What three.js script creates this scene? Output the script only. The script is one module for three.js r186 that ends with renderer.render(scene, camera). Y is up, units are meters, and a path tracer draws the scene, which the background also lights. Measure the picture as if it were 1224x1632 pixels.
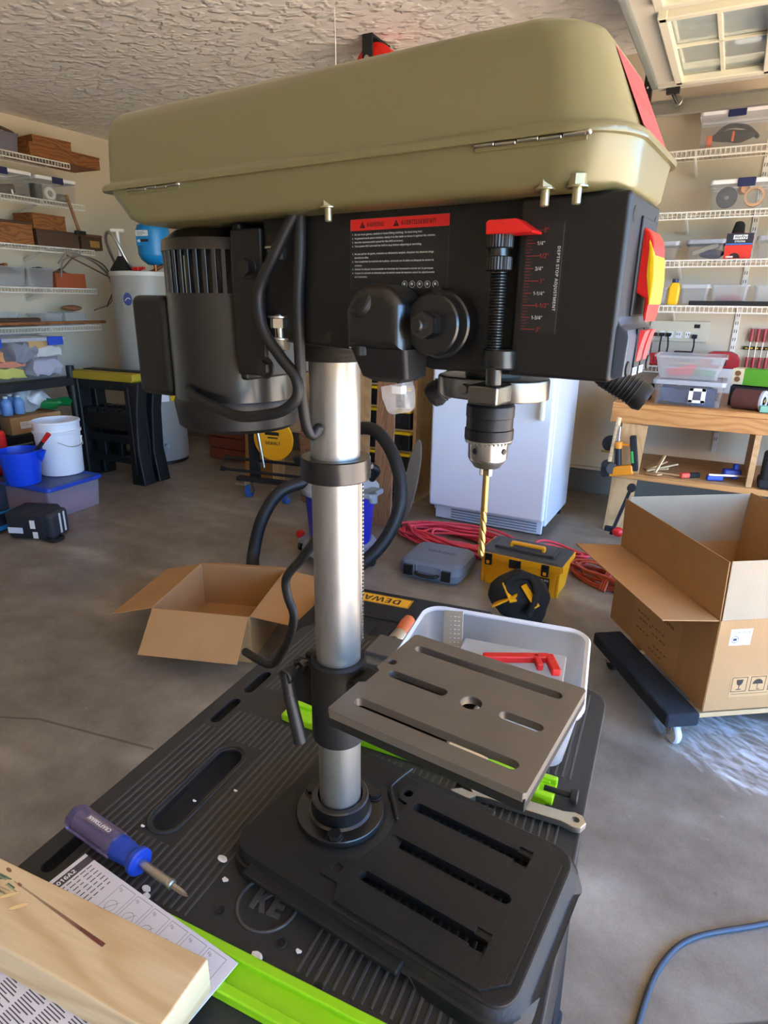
import * as THREE from 'three';
import { RoundedBoxGeometry } from 'three/addons/geometries/RoundedBoxGeometry.js';
import { mergeGeometries } from 'three/addons/utils/BufferGeometryUtils.js';
import { ImprovedNoise } from 'three/addons/math/ImprovedNoise.js';
import { FontLoader } from 'three/addons/loaders/FontLoader.js';
import { TextGeometry } from 'three/addons/geometries/TextGeometry.js';
import { Sky } from 'three/addons/objects/Sky.js';

// ---------------------------------------------------------------- camera, sky, sun, exposure
const scene = new THREE.Scene();
const D = Math.PI / 180;
const camera = new THREE.PerspectiveCamera(78.645, 1224 / 1632, 0.02, 100);
camera.position.set(0, 1.347, 0);
camera.rotation.order = 'YXZ';
camera.rotation.set(-18.629 * D, 27.953 * D, 0.688 * D);
const renderer = new THREE.WebGLRenderer({ antialias: true });
renderer.toneMapping = THREE.LinearToneMapping;
renderer.toneMappingExposure = 1.0;
renderer.shadowMap.enabled = true;
const EXPOSURE = 2.3;

const sky = new Sky();
sky.scale.setScalar(1000);
sky.material.uniforms.turbidity.value = 9;
sky.material.uniforms.rayleigh.value = .5;
sky.material.uniforms.mieCoefficient.value = 0.006;
sky.material.uniforms.mieDirectionalG.value = 0.7;
const sunDir = new THREE.Vector3(0.46, 0.86, 0.3).normalize();   // high sun that falls on the drive, not into the garage
sky.material.uniforms.sunPosition.value.copy(sunDir);
scene.add(sky);
scene.backgroundIntensity = 1.0;
const sun = new THREE.DirectionalLight(0xffe8ca, 22);
sun.position.set(4, 0, -1.4).addScaledVector(sunDir, 20);
sun.target.position.set(4, 0, -1.4);
sun.castShadow = true;
sun.shadow.camera.left = -14; sun.shadow.camera.right = 14; sun.shadow.camera.top = 14; sun.shadow.camera.bottom = -14;
sun.shadow.camera.far = 60; sun.shadow.mapSize.set(2048, 2048);
scene.add(sun, sun.target);

// ---------------------------------------------------------------- helpers
let seed = 7;
function rnd() { seed = (seed * 1664525 + 1013904223) >>> 0; return seed / 4294967296; }
const rr = (a, b) => a + (b - a) * rnd();
const N3 = new ImprovedNoise();
const V = (x, y, z) => new THREE.Vector3(x, y, z);
const used = {};
function numbered(n) { used[n] = (used[n] ?? -1) + 1; return used[n] ? n + '_' + String(used[n]).padStart(3, '0') : n; }
function shade(o) { o.castShadow = true; o.receiveShadow = true; return o; }
function T(name, label, category, pos = [0, 0, 0], turn = 0, group) {
  const o = new THREE.Group(); o.name = numbered(name); o.position.set(...pos); o.rotation.y = turn;
  o.userData = { label, category }; if (group) o.userData.group = group; scene.add(o); return o;
}
// normals averaged by area over faces that meet at less than the crease angle, so that flat faces stay flat beside small bevels
function toCreasedNormals(g, crease = .5) {
  g = g.index ? g.toNonIndexed() : g;
  const p = g.attributes.position, n = p.count / 3, F = [], A = [], at0 = new Map(), a = V(), b = V(), c = V(), keys = [];
  for (let i = 0; i < n; i++) {
    a.fromBufferAttribute(p, i * 3); b.fromBufferAttribute(p, i * 3 + 1); c.fromBufferAttribute(p, i * 3 + 2);
    for (const q of [a, b, c]) { const k = Math.round(q.x * 2e5) + ',' + Math.round(q.y * 2e5) + ',' + Math.round(q.z * 2e5); keys.push(k); let l = at0.get(k); if (!l) at0.set(k, l = []); l.push(i); }
    const m = b.clone().sub(a).cross(c.clone().sub(a)); A.push(m.length()); F.push(m.normalize());
  }
  const N = new Float32Array(p.count * 3), cos = Math.cos(crease), s = V();
  for (let k = 0; k < p.count; k++) { const f = F[Math.floor(k / 3)]; s.set(0, 0, 0); for (const i of at0.get(keys[k])) if (F[i].dot(f) > cos) s.addScaledVector(F[i], A[i] + 1e-12); if (s.lengthSq() < 1e-30) s.copy(f); s.normalize(); N[k * 3] = s.x; N[k * 3 + 1] = s.y; N[k * 3 + 2] = s.z; }
  g.setAttribute('normal', new THREE.BufferAttribute(N, 3)); return g;
}
// box-projected uv in metres
function uvBox(g) {
  g = g.index ? g.toNonIndexed() : g;
  const p = g.attributes.position, uv = new Float32Array(p.count * 2), a = V(), b = V(), c = V();
  for (let i = 0; i < p.count; i += 3) {
    a.fromBufferAttribute(p, i); b.fromBufferAttribute(p, i + 1).sub(a); c.fromBufferAttribute(p, i + 2).sub(a); b.cross(c);
    const x = Math.abs(b.x), y = Math.abs(b.y), z = Math.abs(b.z);
    for (let k = 0; k < 3; k++) {
      const X = p.getX(i + k), Y = p.getY(i + k), Z = p.getZ(i + k);
      const [u, v] = y >= x && y >= z ? [X, Z] : x >= z ? [Z, Y] : [X, Y];
      uv[(i + k) * 2] = u; uv[(i + k) * 2 + 1] = v;
    }
  }
  g.setAttribute('uv', new THREE.BufferAttribute(uv, 2)); return g;
}
function geo(g, m) {
  if (Array.isArray(g)) g = merge(g);
  if ((m.map || m.bumpMap || m.roughnessMap) && !g.userData.keepUV) g = uvBox(g);
  return g;
}
function merge(list) {
  return mergeGeometries(list.map((q) => { q = q.index ? q.toNonIndexed() : q.clone(); for (const k of Object.keys(q.attributes)) if (!['position', 'normal', 'uv'].includes(k)) q.deleteAttribute(k); if (!q.attributes.uv) q.setAttribute('uv', new THREE.BufferAttribute(new Float32Array(q.attributes.position.count * 2), 2)); return q; }));
}
function P(parent, name, g, m, pos, rot) {
  const o = shade(new THREE.Mesh(geo(g, m), m)); o.name = name; parent.add(o);
  if (pos) o.position.set(...pos); if (rot) o.rotation.set(...rot); return o;
}
function solo(name, label, category, g, m, pos = [0, 0, 0], rot, group) {
  const o = P(scene, numbered(name), g, m, pos, rot); o.userData = { label, category }; if (group) o.userData.group = group; return o;
}
function S(name, g, m, pos, rot, parent = scene) { const o = P(parent, parent === scene ? numbered(name) : name, g, m, pos, rot); if (parent === scene) o.userData.kind = 'structure'; return o; }
function at(g, x = 0, y = 0, z = 0, rx = 0, ry = 0, rz = 0) {
  g = g.clone(); if (rx) g.rotateX(rx); if (rz) g.rotateZ(rz); if (ry) g.rotateY(ry); g.translate(x, y, z); return g;
}
const box = (w, h, d, r = 0.002, s = 2) => new RoundedBoxGeometry(w, h, d, s, Math.min(r, w * .49, h * .49, d * .49));
const plainBox = (w, h, d) => new THREE.BoxGeometry(w, h, d);
const cyl = (r, h, n = 28, r2 = r) => chamferCyl(r2, r, h, n);
// lathe cylinder with softly chamfered rims, centred; r top, rb bottom
function chamferCyl(r, rb, h, n = 28) {
  const c = Math.min(0.0012, h * .2, r * .25, rb * .25);
  return lathe([[0, -h / 2], [rb - c, -h / 2], [rb, -h / 2 + c], [r, h / 2 - c], [r - c, h / 2], [0, h / 2]], n);
}
function lathe(pts, n = 32, crease = 0.5) {
  return toCreasedNormals(new THREE.LatheGeometry(pts.map(([x, y]) => new THREE.Vector2(Math.max(x, 0), y)), n), crease);
}
const hexPrism = (r, h) => toCreasedNormals(new THREE.CylinderGeometry(r, r, h, 6), .3);
function tube(pts, r, seg = 40, n = 10, closed = false) {
  const c = new THREE.CatmullRomCurve3(pts.map((p) => (p.isVector3 ? p : V(...p))), closed, 'centripetal');
  const g = new THREE.TubeGeometry(c, seg, r, n, closed);
  if (closed) return g;
  const caps = [0, 1].map((t) => at(new THREE.SphereGeometry(r, n, 6), ...c.getPoint(t).toArray()));
  return merge([g, ...caps]);
}
function bar(a, b, r, n = 8, r2 = r) {            // straight round bar between two points
  a = V(...a); b = V(...b); const d = b.clone().sub(a), L = d.length(), g = new THREE.CylinderGeometry(r2, r, L, n);
  g.applyQuaternion(new THREE.Quaternion().setFromUnitVectors(V(0, 1, 0), d.normalize())); g.translate((a.x + b.x) / 2, (a.y + b.y) / 2, (a.z + b.z) / 2); return g;
}
function beam(a, b, w, h, r = .002) {             // straight rectangular bar, w horizontal, h vertical
  a = V(...a); b = V(...b); const d = b.clone().sub(a), L = d.length(), g = box(w, h, L, r);
  const m = new THREE.Matrix4().lookAt(b, a, V(0, 1, 0)); g.applyMatrix4(m); g.translate((a.x + b.x) / 2, (a.y + b.y) / 2, (a.z + b.z) / 2); return g;
}
// loft of closed rings (arrays of [x,y,z], equal length)
function loft(rings, { capA = true, capB = true, crease = .6 } = {}) {
  const n = rings[0].length, pos = [], idx = [];
  for (const r of rings) for (const p of r) pos.push(...p);
  for (let k = 0; k < rings.length - 1; k++) for (let i = 0; i < n; i++) {
    const a = k * n + i, b = k * n + (i + 1) % n, c = a + n, d = b + n; idx.push(a, c, b, b, c, d);
  }
  const cap = (k, flip) => {
    const m = pos.length / 3, q = rings[k].reduce((s, p) => [s[0] + p[0] / n, s[1] + p[1] / n, s[2] + p[2] / n], [0, 0, 0]); pos.push(...q);
    for (let i = 0; i < n; i++) { const a = k * n + i, b = k * n + (i + 1) % n; flip ? idx.push(m, a, b) : idx.push(m, b, a); }
  };
  if (capA) cap(0, true); if (capB) cap(rings.length - 1, false);
  const g = new THREE.BufferGeometry(); g.setAttribute('position', new THREE.Float32BufferAttribute(pos, 3)); g.setIndex(idx); g.computeVertexNormals();
  return toCreasedNormals(g, crease);
}
// rounded rectangle ring in the xz plane at height y, x0..x1, z0..z1 with corner radius per corner [x1z1, x0z1, x0z0, x1z0]
function rrect(x0, x1, z0, z1, r, y, n = 6) {
  const R = Array.isArray(r) ? r : [r, r, r, r], out = [];
  [[x1, z1, 1, 1, 0], [x0, z1, -1, 1, 1], [x0, z0, -1, -1, 2], [x1, z0, 1, -1, 3]].forEach(([x, z, sx, sz, k]) => {
    const q = Math.max(R[k], 1e-4), cx = x - sx * q, cz = z - sz * q;
    for (let i = 0; i <= n; i++) { const t = (k + i / n) * Math.PI / 2; out.push([cx + q * Math.cos(t), typeof y === 'function' ? y(cx + q * Math.cos(t), cz + q * Math.sin(t)) : y, cz + q * Math.sin(t)]); }
  });
  return out;
}
const rr0 = (w, d, r, y, n) => rrect(-w / 2, w / 2, -d / 2, d / 2, r, y, n);
function shape(pts) { const s = new THREE.Shape(); pts.forEach(([x, y], i) => (i ? s.lineTo(x, y) : s.moveTo(x, y))); s.closePath(); return s; }
function slotPath(cx, cy, L, w, ang = 0, C = THREE.Path) {                  // stadium of total length L, width w
  const p = new C(), r = w / 2, h = L / 2 - r, pts = [];
  for (let i = 0; i <= 10; i++) { const t = -Math.PI / 2 + Math.PI * i / 10; pts.push([h + r * Math.cos(t), r * Math.sin(t)]); }
  for (let i = 0; i <= 10; i++) { const t = Math.PI / 2 + Math.PI * i / 10; pts.push([-h + r * Math.cos(t), r * Math.sin(t)]); }
  pts.forEach(([x, y], i) => { const X = cx + x * Math.cos(ang) - y * Math.sin(ang), Y = cy + x * Math.sin(ang) + y * Math.cos(ang); i ? p.lineTo(X, Y) : p.moveTo(X, Y); });
  p.closePath(); return p;
}
function circlePath(x, y, r) { const p = new THREE.Path(); p.absarc(x, y, r, 0, Math.PI * 2, true); return p; }
function roundShape(x0, x1, y0, y1, r, C = THREE.Shape) {
  const s = new C(); s.moveTo(x0 + r, y0); s.lineTo(x1 - r, y0); s.quadraticCurveTo(x1, y0, x1, y0 + r); s.lineTo(x1, y1 - r); s.quadraticCurveTo(x1, y1, x1 - r, y1);
  s.lineTo(x0 + r, y1); s.quadraticCurveTo(x0, y1, x0, y1 - r); s.lineTo(x0, y0 + r); s.quadraticCurveTo(x0, y0, x0 + r, y0); return s;
}
function ext(s, depth, bev = 0.001, seg = 2) {
  return toCreasedNormals(new THREE.ExtrudeGeometry(s, { depth: depth - 2 * bev, bevelEnabled: bev > 0, bevelThickness: bev, bevelSize: bev, bevelOffset: -bev, bevelSegments: seg, curveSegments: 10 }), .5).translate(0, 0, bev);
}
// plate from a shape given in (x, z): top face at y = top
function plate(s, top, th, bev = .001) { return ext(s, th, bev).rotateX(Math.PI / 2).translate(0, top, 0); }
function lumpy(g, amp, f, sd = 0) {
  const p = g.attributes.position;
  for (let i = 0; i < p.count; i++) { const x = p.getX(i), y = p.getY(i), z = p.getZ(i); p.setXYZ(i, x + amp * N3.noise(x * f + sd, y * f, z * f), y + amp * N3.noise(x * f, y * f + sd + 5, z * f), z + amp * N3.noise(x * f, y * f, z * f + sd + 9)); }
  g.computeVertexNormals(); return g;
}
function blob(w, h, d, amp, f, sd) { return lumpy(new THREE.SphereGeometry(.5, 20, 14).scale(w, h, d), amp, f, sd); }
function cloth(w, h, d, sd) { return lumpy(new THREE.BoxGeometry(w, h, d, 10, 5, 10), Math.min(w, h, d) * .35, 5 / w, sd); }

// ---------------------------------------------------------------- textures
function canvasTex(w, h, draw, srgb = true) {
  const c = document.createElement('canvas'); c.width = w; c.height = h; draw(c.getContext('2d'), w, h);
  const t = new THREE.CanvasTexture(c); if (srgb) t.colorSpace = THREE.SRGBColorSpace; t.magFilter = THREE.LinearFilter; t.wrapS = t.wrapT = THREE.RepeatWrapping; t.anisotropy = 8; return t;
}
function noiseTex(n, f, srgb = true) {           // f(u, v) -> [r, g, b] 0..255, tiles are left to f
  const d = new Uint8Array(n * n * 4);
  for (let j = 0; j < n; j++) for (let i = 0; i < n; i++) { const c = f(i / n, j / n); const k = (j * n + i) * 4; d[k] = c[0]; d[k + 1] = c[1]; d[k + 2] = c[2]; d[k + 3] = 255; }
  const t = new THREE.DataTexture(d, n, n); t.colorSpace = srgb ? THREE.SRGBColorSpace : THREE.NoColorSpace; t.magFilter = THREE.LinearFilter; t.minFilter = THREE.LinearMipmapLinearFilter; t.generateMipmaps = true;
  t.wrapS = t.wrapT = THREE.RepeatWrapping; t.needsUpdate = true; return t;
}
// noise that tiles: blend of four shifted samples
function tn(u, v, f, z) {
  const a = (x, y) => N3.noise(x * f, y * f, z);
  return a(u, v) * (1 - u) * (1 - v) + a(u - 1, v) * u * (1 - v) + a(u, v - 1) * (1 - u) * v + a(u - 1, v - 1) * u * v;
}
const cl = (x) => Math.max(0, Math.min(255, x));
const grainBump = noiseTex(256, (u, v) => { const x = cl(128 + 90 * tn(u, v, 40, 1) + 60 * tn(u, v, 90, 2) + (rnd() - .5) * 60); return [x, x, x]; }, false);
const castBump = grainBump.clone(); castBump.repeat.set(9, 9);
const peelBump = grainBump.clone(); peelBump.repeat.set(5, 5);
const plasticBump = grainBump.clone(); plasticBump.repeat.set(6, 6);
function woodTex(base, dark, rings, z, n = 512) {
  return noiseTex(n, (u, v) => {
    const w = tn(u, v, 3, z) * .5; const g = Math.sin((v * rings + w * 5 + tn(u, v, 8, z + 3) * .5) * Math.PI * 2) * .5 + .5; const fine = tn(u * .25, v, 60, z + 7) * .5 + .5;
    const k = cl(255 * (0.55 * g * g + .45 * fine)) / 255; return base.map((b, i) => cl(b + (dark[i] - b) * k + (rnd() - .5) * 6));
  });
}
const cardTex = noiseTex(256, (u, v) => { const s = 4 * Math.sin(u * Math.PI * 2 * 40) + 12 * tn(u, v, 4, 3) + (rnd() - .5) * 9; return [cl(243 + s), cl(243 + s), cl(243 + s)]; });
cardTex.repeat.set(3, 3);
// ---------------------------------------------------------------- materials
const mat = (c, r = .6, m = 0, o = {}) => new THREE.MeshStandardMaterial({ color: c, roughness: r, metalness: m, ...o });
const phys = (c, r = .5, m = 0, o = {}) => new THREE.MeshPhysicalMaterial({ color: c, roughness: r, metalness: m, ...o });
const colTex = noiseTex(256, (u, v) => { const s = 8 * tn(u, v * .2, 30, 2) + 26 * Math.max(0, tn(u, v, 5, 4)) * tn(u, v, 16, 5) + (rnd() - .5) * 5; return [cl(172 + s), cl(170 + s), cl(166 + s)]; });
colTex.repeat.set(7, 7);
const brushBump = noiseTex(256, (u, v) => { const x = cl(128 + 70 * tn(u * .1, v, 90, 6)); return [x, x, x]; }, false); brushBump.repeat.set(8, 8);
const M = {
  collar: mat(0x74716d, .3, 1),
  wornRib: mat(0x45433f, .6),
  wall: mat(0xcfc1a9, .85, 0, { bumpMap: grainBump, bumpScale: .0008 }),
  curb: mat(0x55524c, .9),
  olive: phys(0x766e48, .36, .1, { clearcoat: .35, clearcoatRoughness: .3, bumpMap: peelBump, bumpScale: .00012 }),
  blackPaint: mat(0x080809, .5, 0),
  blackCast: mat(0x0d0d0d, .6, 0, { bumpMap: castBump, bumpScale: .0004 }),
  blackGloss: phys(0x0b0b0c, .35, 0, { clearcoat: .4, clearcoatRoughness: .2 }),
  blackPlastic: mat(0x0d0d0e, .55),
  panel: mat(0x3d4653, .38),
  rubber: mat(0x0d0d0e, .55),
  softBlack: mat(0x1b1b1c, .85),
  steel: mat(0xb9b6b2, .26, 1),
  column: mat(0xffffff, .4, .88, { map: colTex, bumpMap: brushBump, bumpScale: .00003 }),
  chrome: mat(0xdadad6, .15, 1),
  zinc: mat(0xbfbdb4, .35, 1),
  darkSteel: mat(0x3c3b3a, .38, .8),
  gold: mat(0xb09258, .35, 1),
  red: mat(0xd01a16, .4),
  yellow: mat(0xf5c211, .4),
  white: mat(0xe8e6e0, .5),
  label: mat(0xeceae6, .6),
  wire: mat(0xe6e2d8, .45),
  fridge: phys(0xdfe3ea, .32, 0, { clearcoat: .3, bumpMap: grainBump, bumpScale: .0006 }),
  bench: mat(0x2b2b2b, .62, 0, { bumpMap: plasticBump, bumpScale: .0004 }),
  green: mat(0x9cdc16, .42),
  clear: phys(0xf3f4f5, .2, 0, { transmission: .92, thickness: 0, ior: 1.3 }),
  milky: phys(0xeff1f3, .3, 0, { transmission: .82, thickness: 0, ior: 1.3 }),
  tub: phys(0xf0f3f6, .3, 0, { transmission: .78, thickness: 0, ior: 1.3 }),
  lens: phys(0xffffff, .12, 0, { transmission: .85, thickness: 0, ior: 1.45 }),
  navy: mat(0x1c2450, .45),
  blueLid: mat(0x2146b4, .45),
  blue: mat(0x1447d8, .38),
  shopBlue: mat(0x1d2fae, .42),
  greyPlastic: mat(0x8a929c, .55),
  caseGrey: mat(0x6d7581, .55),
  dewYellow: mat(0xf0a80c, .45),
  card: mat(0xb98a57, .85, 0, { map: cardTex }),
  cardDark: mat(0xa9783f, .85, 0, { map: cardTex }),
  cardPale: mat(0xb29c7c, .85, 0, { map: cardTex }),
  carpet: mat(0x22252b, 1, 0, { bumpMap: castBump, bumpScale: .0015 }),
  rust: mat(0x6b4a33, .8, .2),
  orange: mat(0xe2622a, .5),
  orangeCord: mat(0xb3492f, .55),
  redCord: mat(0xe04556, .5),
  darkWood: mat(0x4a331f, .7),
};
const tex = (t, rx, ry) => { t.repeat.set(rx, ry); return t; };
M.pine = mat(0xffffff, .6, 0, { map: tex(woodTex([233, 208, 163], [205, 170, 120], 7, 11), 1.2, 4.5) });
M.oak = mat(0xffffff, .5, 0, { map: tex(woodTex([204, 150, 88], [168, 110, 58], 6, 21), 1, 4) });
M.ply = mat(0xffffff, .6, 0, { map: tex(woodTex([206, 168, 118], [180, 138, 88], 3, 31), 1.5, 3) });
M.walnut = mat(0xffffff, .6, 0, { map: tex(woodTex([150, 105, 70], [105, 68, 42], 7, 41), 1.2, 7) });
M.emblem = mat(0x4b4a48, .4);
M.oldWood = mat(0xffffff, .7, 0, { map: tex(woodTex([158, 100, 48], [104, 60, 28], 6, 51), 2, 5) });
for (const k of ['pine', 'oak', 'ply', 'walnut']) { const t = M[k].map.clone(); t.center.set(0, 0); t.rotation = Math.PI / 2; M[k + 'Up'] = M[k].clone(); M[k + 'Up'].map = t; }
const groundTex = noiseTex(512, (u, v) => { const s = 10 * tn(u, v, 5, 3) + 8 * Math.sin(v * 400) * .4 + (rnd() - .5) * 14; return [cl(150 + s), cl(146 + s), cl(140 + s)]; });
groundTex.repeat.set(6, 6);
M.ground = mat(0xd2cbc2, .45, .6, { map: groundTex });
function printOf(w, h, draw, o = {}) { return mat(0xffffff, .55, 0, { map: canvasTex(w, h, draw), ...o }); }
// a flat print: a thin sheet whose front carries the whole canvas
function decal(parent, name, w, h, m, pos, rot) {
  const g = new THREE.PlaneGeometry(w, h); g.userData.keepUV = true; return P(parent, name, g, m, pos, rot);
}

// ---------------------------------------------------------------- the garage
const X0 = -5.1, X1 = 2.0, Z0 = -4.75, Z1 = 2.6, CH = 2.66;
// concrete floor: colour drawn in metres over the whole slab
const FW = X1 - X0, FD = Z1 - Z0;
const floorTex = canvasTex(2048, 2048, (g, w, h) => {
  const img = g.createImageData(w, h), d = img.data;
  for (let j = 0; j < h; j++) for (let i = 0; i < w; i++) {
    const x = i / w * FW, y = j / h * FD;
    let s = 20 * N3.noise(x * 1.1, y * 1.1, 1) + 15 * N3.noise(x * 3.1, y * 4.3, 2) + 15 * N3.noise(x * 9, y * 11, 3) + 7 * N3.noise(x * 31, y * 31, 4) + (rnd() - .5) * 10;
    const q = N3.noise(x * 2 + 3 * N3.noise(x * .8, y * .8, 9), y * 5, 6); s += q > .2 ? (q - .2) * 60 : 0;
    const k = (j * w + i) * 4; d[k] = cl(133 + s); d[k + 1] = cl(122 + s); d[k + 2] = cl(107 + s * .95); d[k + 3] = 255;
  }
  g.putImageData(img, 0, 0);
  const px = (x, z) => [(x - X0) / FW * w, (z - Z0) / FD * h];
  // white paint scuffed over the slab beside the dolly
  g.lineCap = 'round';
  for (let k = 0; k < 430; k++) {
    const a = rr(0, 6.28), r = Math.sqrt(rnd()), cx = .27 + .29 * r * Math.cos(a), cz = -2.02 + .19 * r * Math.sin(a), [x, y] = px(cx, cz);
    g.strokeStyle = `rgba(222,228,235,${rr(.06, .34)})`; g.lineWidth = rr(.6, 5); g.beginPath(); g.moveTo(x, y);
    const L = rr(5, 34), t = .45 + rr(-.45, .45) - (cx - .2) * 2; g.quadraticCurveTo(x + L * .5 * Math.cos(t) + rr(-4, 4), y + L * .5 * Math.sin(t) + rr(-4, 4), x + L * Math.cos(t), y + L * Math.sin(t)); g.stroke();
  }
  for (let k = 0; k < 700; k++) { const [x, y] = px(rr(X0, X1), rr(Z0, .5)); g.fillStyle = rnd() < .5 ? `rgba(220,215,205,${rr(.1, .5)})` : `rgba(60,52,44,${rr(.1, .35)})`; g.beginPath(); g.arc(x, y, rr(.4, 1.5), 0, 7); g.fill(); }
  // control joints and a hairline crack
  const line = (pts, lw, c) => { g.strokeStyle = c; g.lineWidth = lw; g.beginPath(); pts.forEach((p, i) => { const [x, y] = px(...p); i ? g.lineTo(x, y) : g.moveTo(x, y); }); g.stroke(); };
  line([[-2.55, -.62], [-2.2, -.86], [-1.85, -1.02], [-1.4, -1.1]], 2, 'rgba(60,52,45,.65)');
  line([[-.3, -.72], [0, -.93], [.4, -1.19], [1.2, -1.7]], 3.2, 'rgba(48,44,38,.75)');
  line([[-.3, -.70], [0, -.91], [.4, -1.17], [1.2, -1.68]], 2, 'rgba(178,170,156,.4)');
});
M.floor = mat(0xffffff, .5, 0, { map: floorTex, bumpMap: tex(grainBump.clone(), 30, 30), bumpScale: .0006, roughness: .42 });
{ const g = new THREE.BoxGeometry(FW, .15, FD); const uv = g.attributes.uv, p = g.attributes.position; for (let i = 0; i < p.count; i++) uv.setXY(i, (p.getX(i) / FW + .5), 1 - (p.getZ(i) / FD + .5)); g.userData.keepUV = true; S('floor', g, M.floor, [(X0 + X1) / 2, -.075, (Z0 + Z1) / 2]); }
// knockdown-textured ceiling
const ceilBump = noiseTex(1024, (u, v) => {
  const a = tn(u, v, 14, 1) + .5 * tn(u, v, 30, 2) + .25 * tn(u, v, 60, 3); const b = tn(u, v, 20, 8);
  const x = cl(110 + 300 * Math.max(0, Math.min(.35, a + .05)) + 50 * b); return [x, x, x];
}, false);
ceilBump.repeat.set(.8, 1.1);
M.ceiling = mat(0xece6dc, .8, 0, { bumpMap: ceilBump, bumpScale: .022 });
S('ceiling', plainBox(FW + .4, .15, FD + .4), M.ceiling, [(X0 + X1) / 2, CH + .075, (Z0 + Z1) / 2]);
S('wall_left', plainBox(.15, CH, FD), M.wall, [X0 - .075, CH / 2, (Z0 + Z1) / 2]);
S('wall_back', plainBox(FW + .3, CH, .15), M.wall, [(X0 + X1) / 2, CH / 2, Z0 - .075]);
S('wall_front', plainBox(FW + .3, CH, .15), M.wall, [(X0 + X1) / 2, CH / 2, Z1 + .075]);
// right wall around the big door opening
const OZ0 = -3.68, OZ1 = 1.9, OH = 2.16;
{ const g = [at(plainBox(.15, CH, OZ0 - Z0), X1 + .075, CH / 2, (OZ0 + Z0) / 2), at(plainBox(.15, CH, Z1 - OZ1), X1 + .075, CH / 2, (OZ1 + Z1) / 2), at(plainBox(.15, CH - OH, OZ1 - OZ0), X1 + .075, (CH + OH) / 2, (OZ0 + OZ1) / 2)]; S('wall_right', g, M.wall); }
S('baseboard_back', box(FW, .17, .03, .004), mat(0x6b675f, .9), [(X0 + X1) / 2, .085, Z0 + .015]);
S('baseboard_left', box(.03, .17, FD, .004), mat(0x6b675f, .9), [X0 + .015, .085, (Z0 + Z1) / 2]);
S('trim_1', box(FW, .02, .045, .004), M.wall, [(X0 + X1) / 2, .185, Z0 + .022]);
// drive and lawn outside
S('driveway', plainBox(14, .1, 16), mat(0xc6baa6, .9), [X1 + 7, -.06, -1.4]);
S('lawn', plainBox(60, .1, 60), mat(0x5d7a3a, 1), [X1 + 31, -.13, 0]);
// ---------------------------------------------------------------- frames: BT = folding bench, PR = drill press standing on it
const BH = .757, BA = 3.6 * D, PA = -4.5665 * D, PX = -.308, PZ = -.4826;
const W = (x, y, z) => [PX + x * Math.cos(PA) + z * Math.sin(PA), BH + .0012 + y, PZ - x * Math.sin(PA) + z * Math.cos(PA)];     // press frame -> world
const BW = (x, z, y = 0) => [x * Math.cos(BA) + z * Math.sin(BA), BH + y, -x * Math.sin(BA) + z * Math.cos(BA)];          // bench frame -> world

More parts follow.
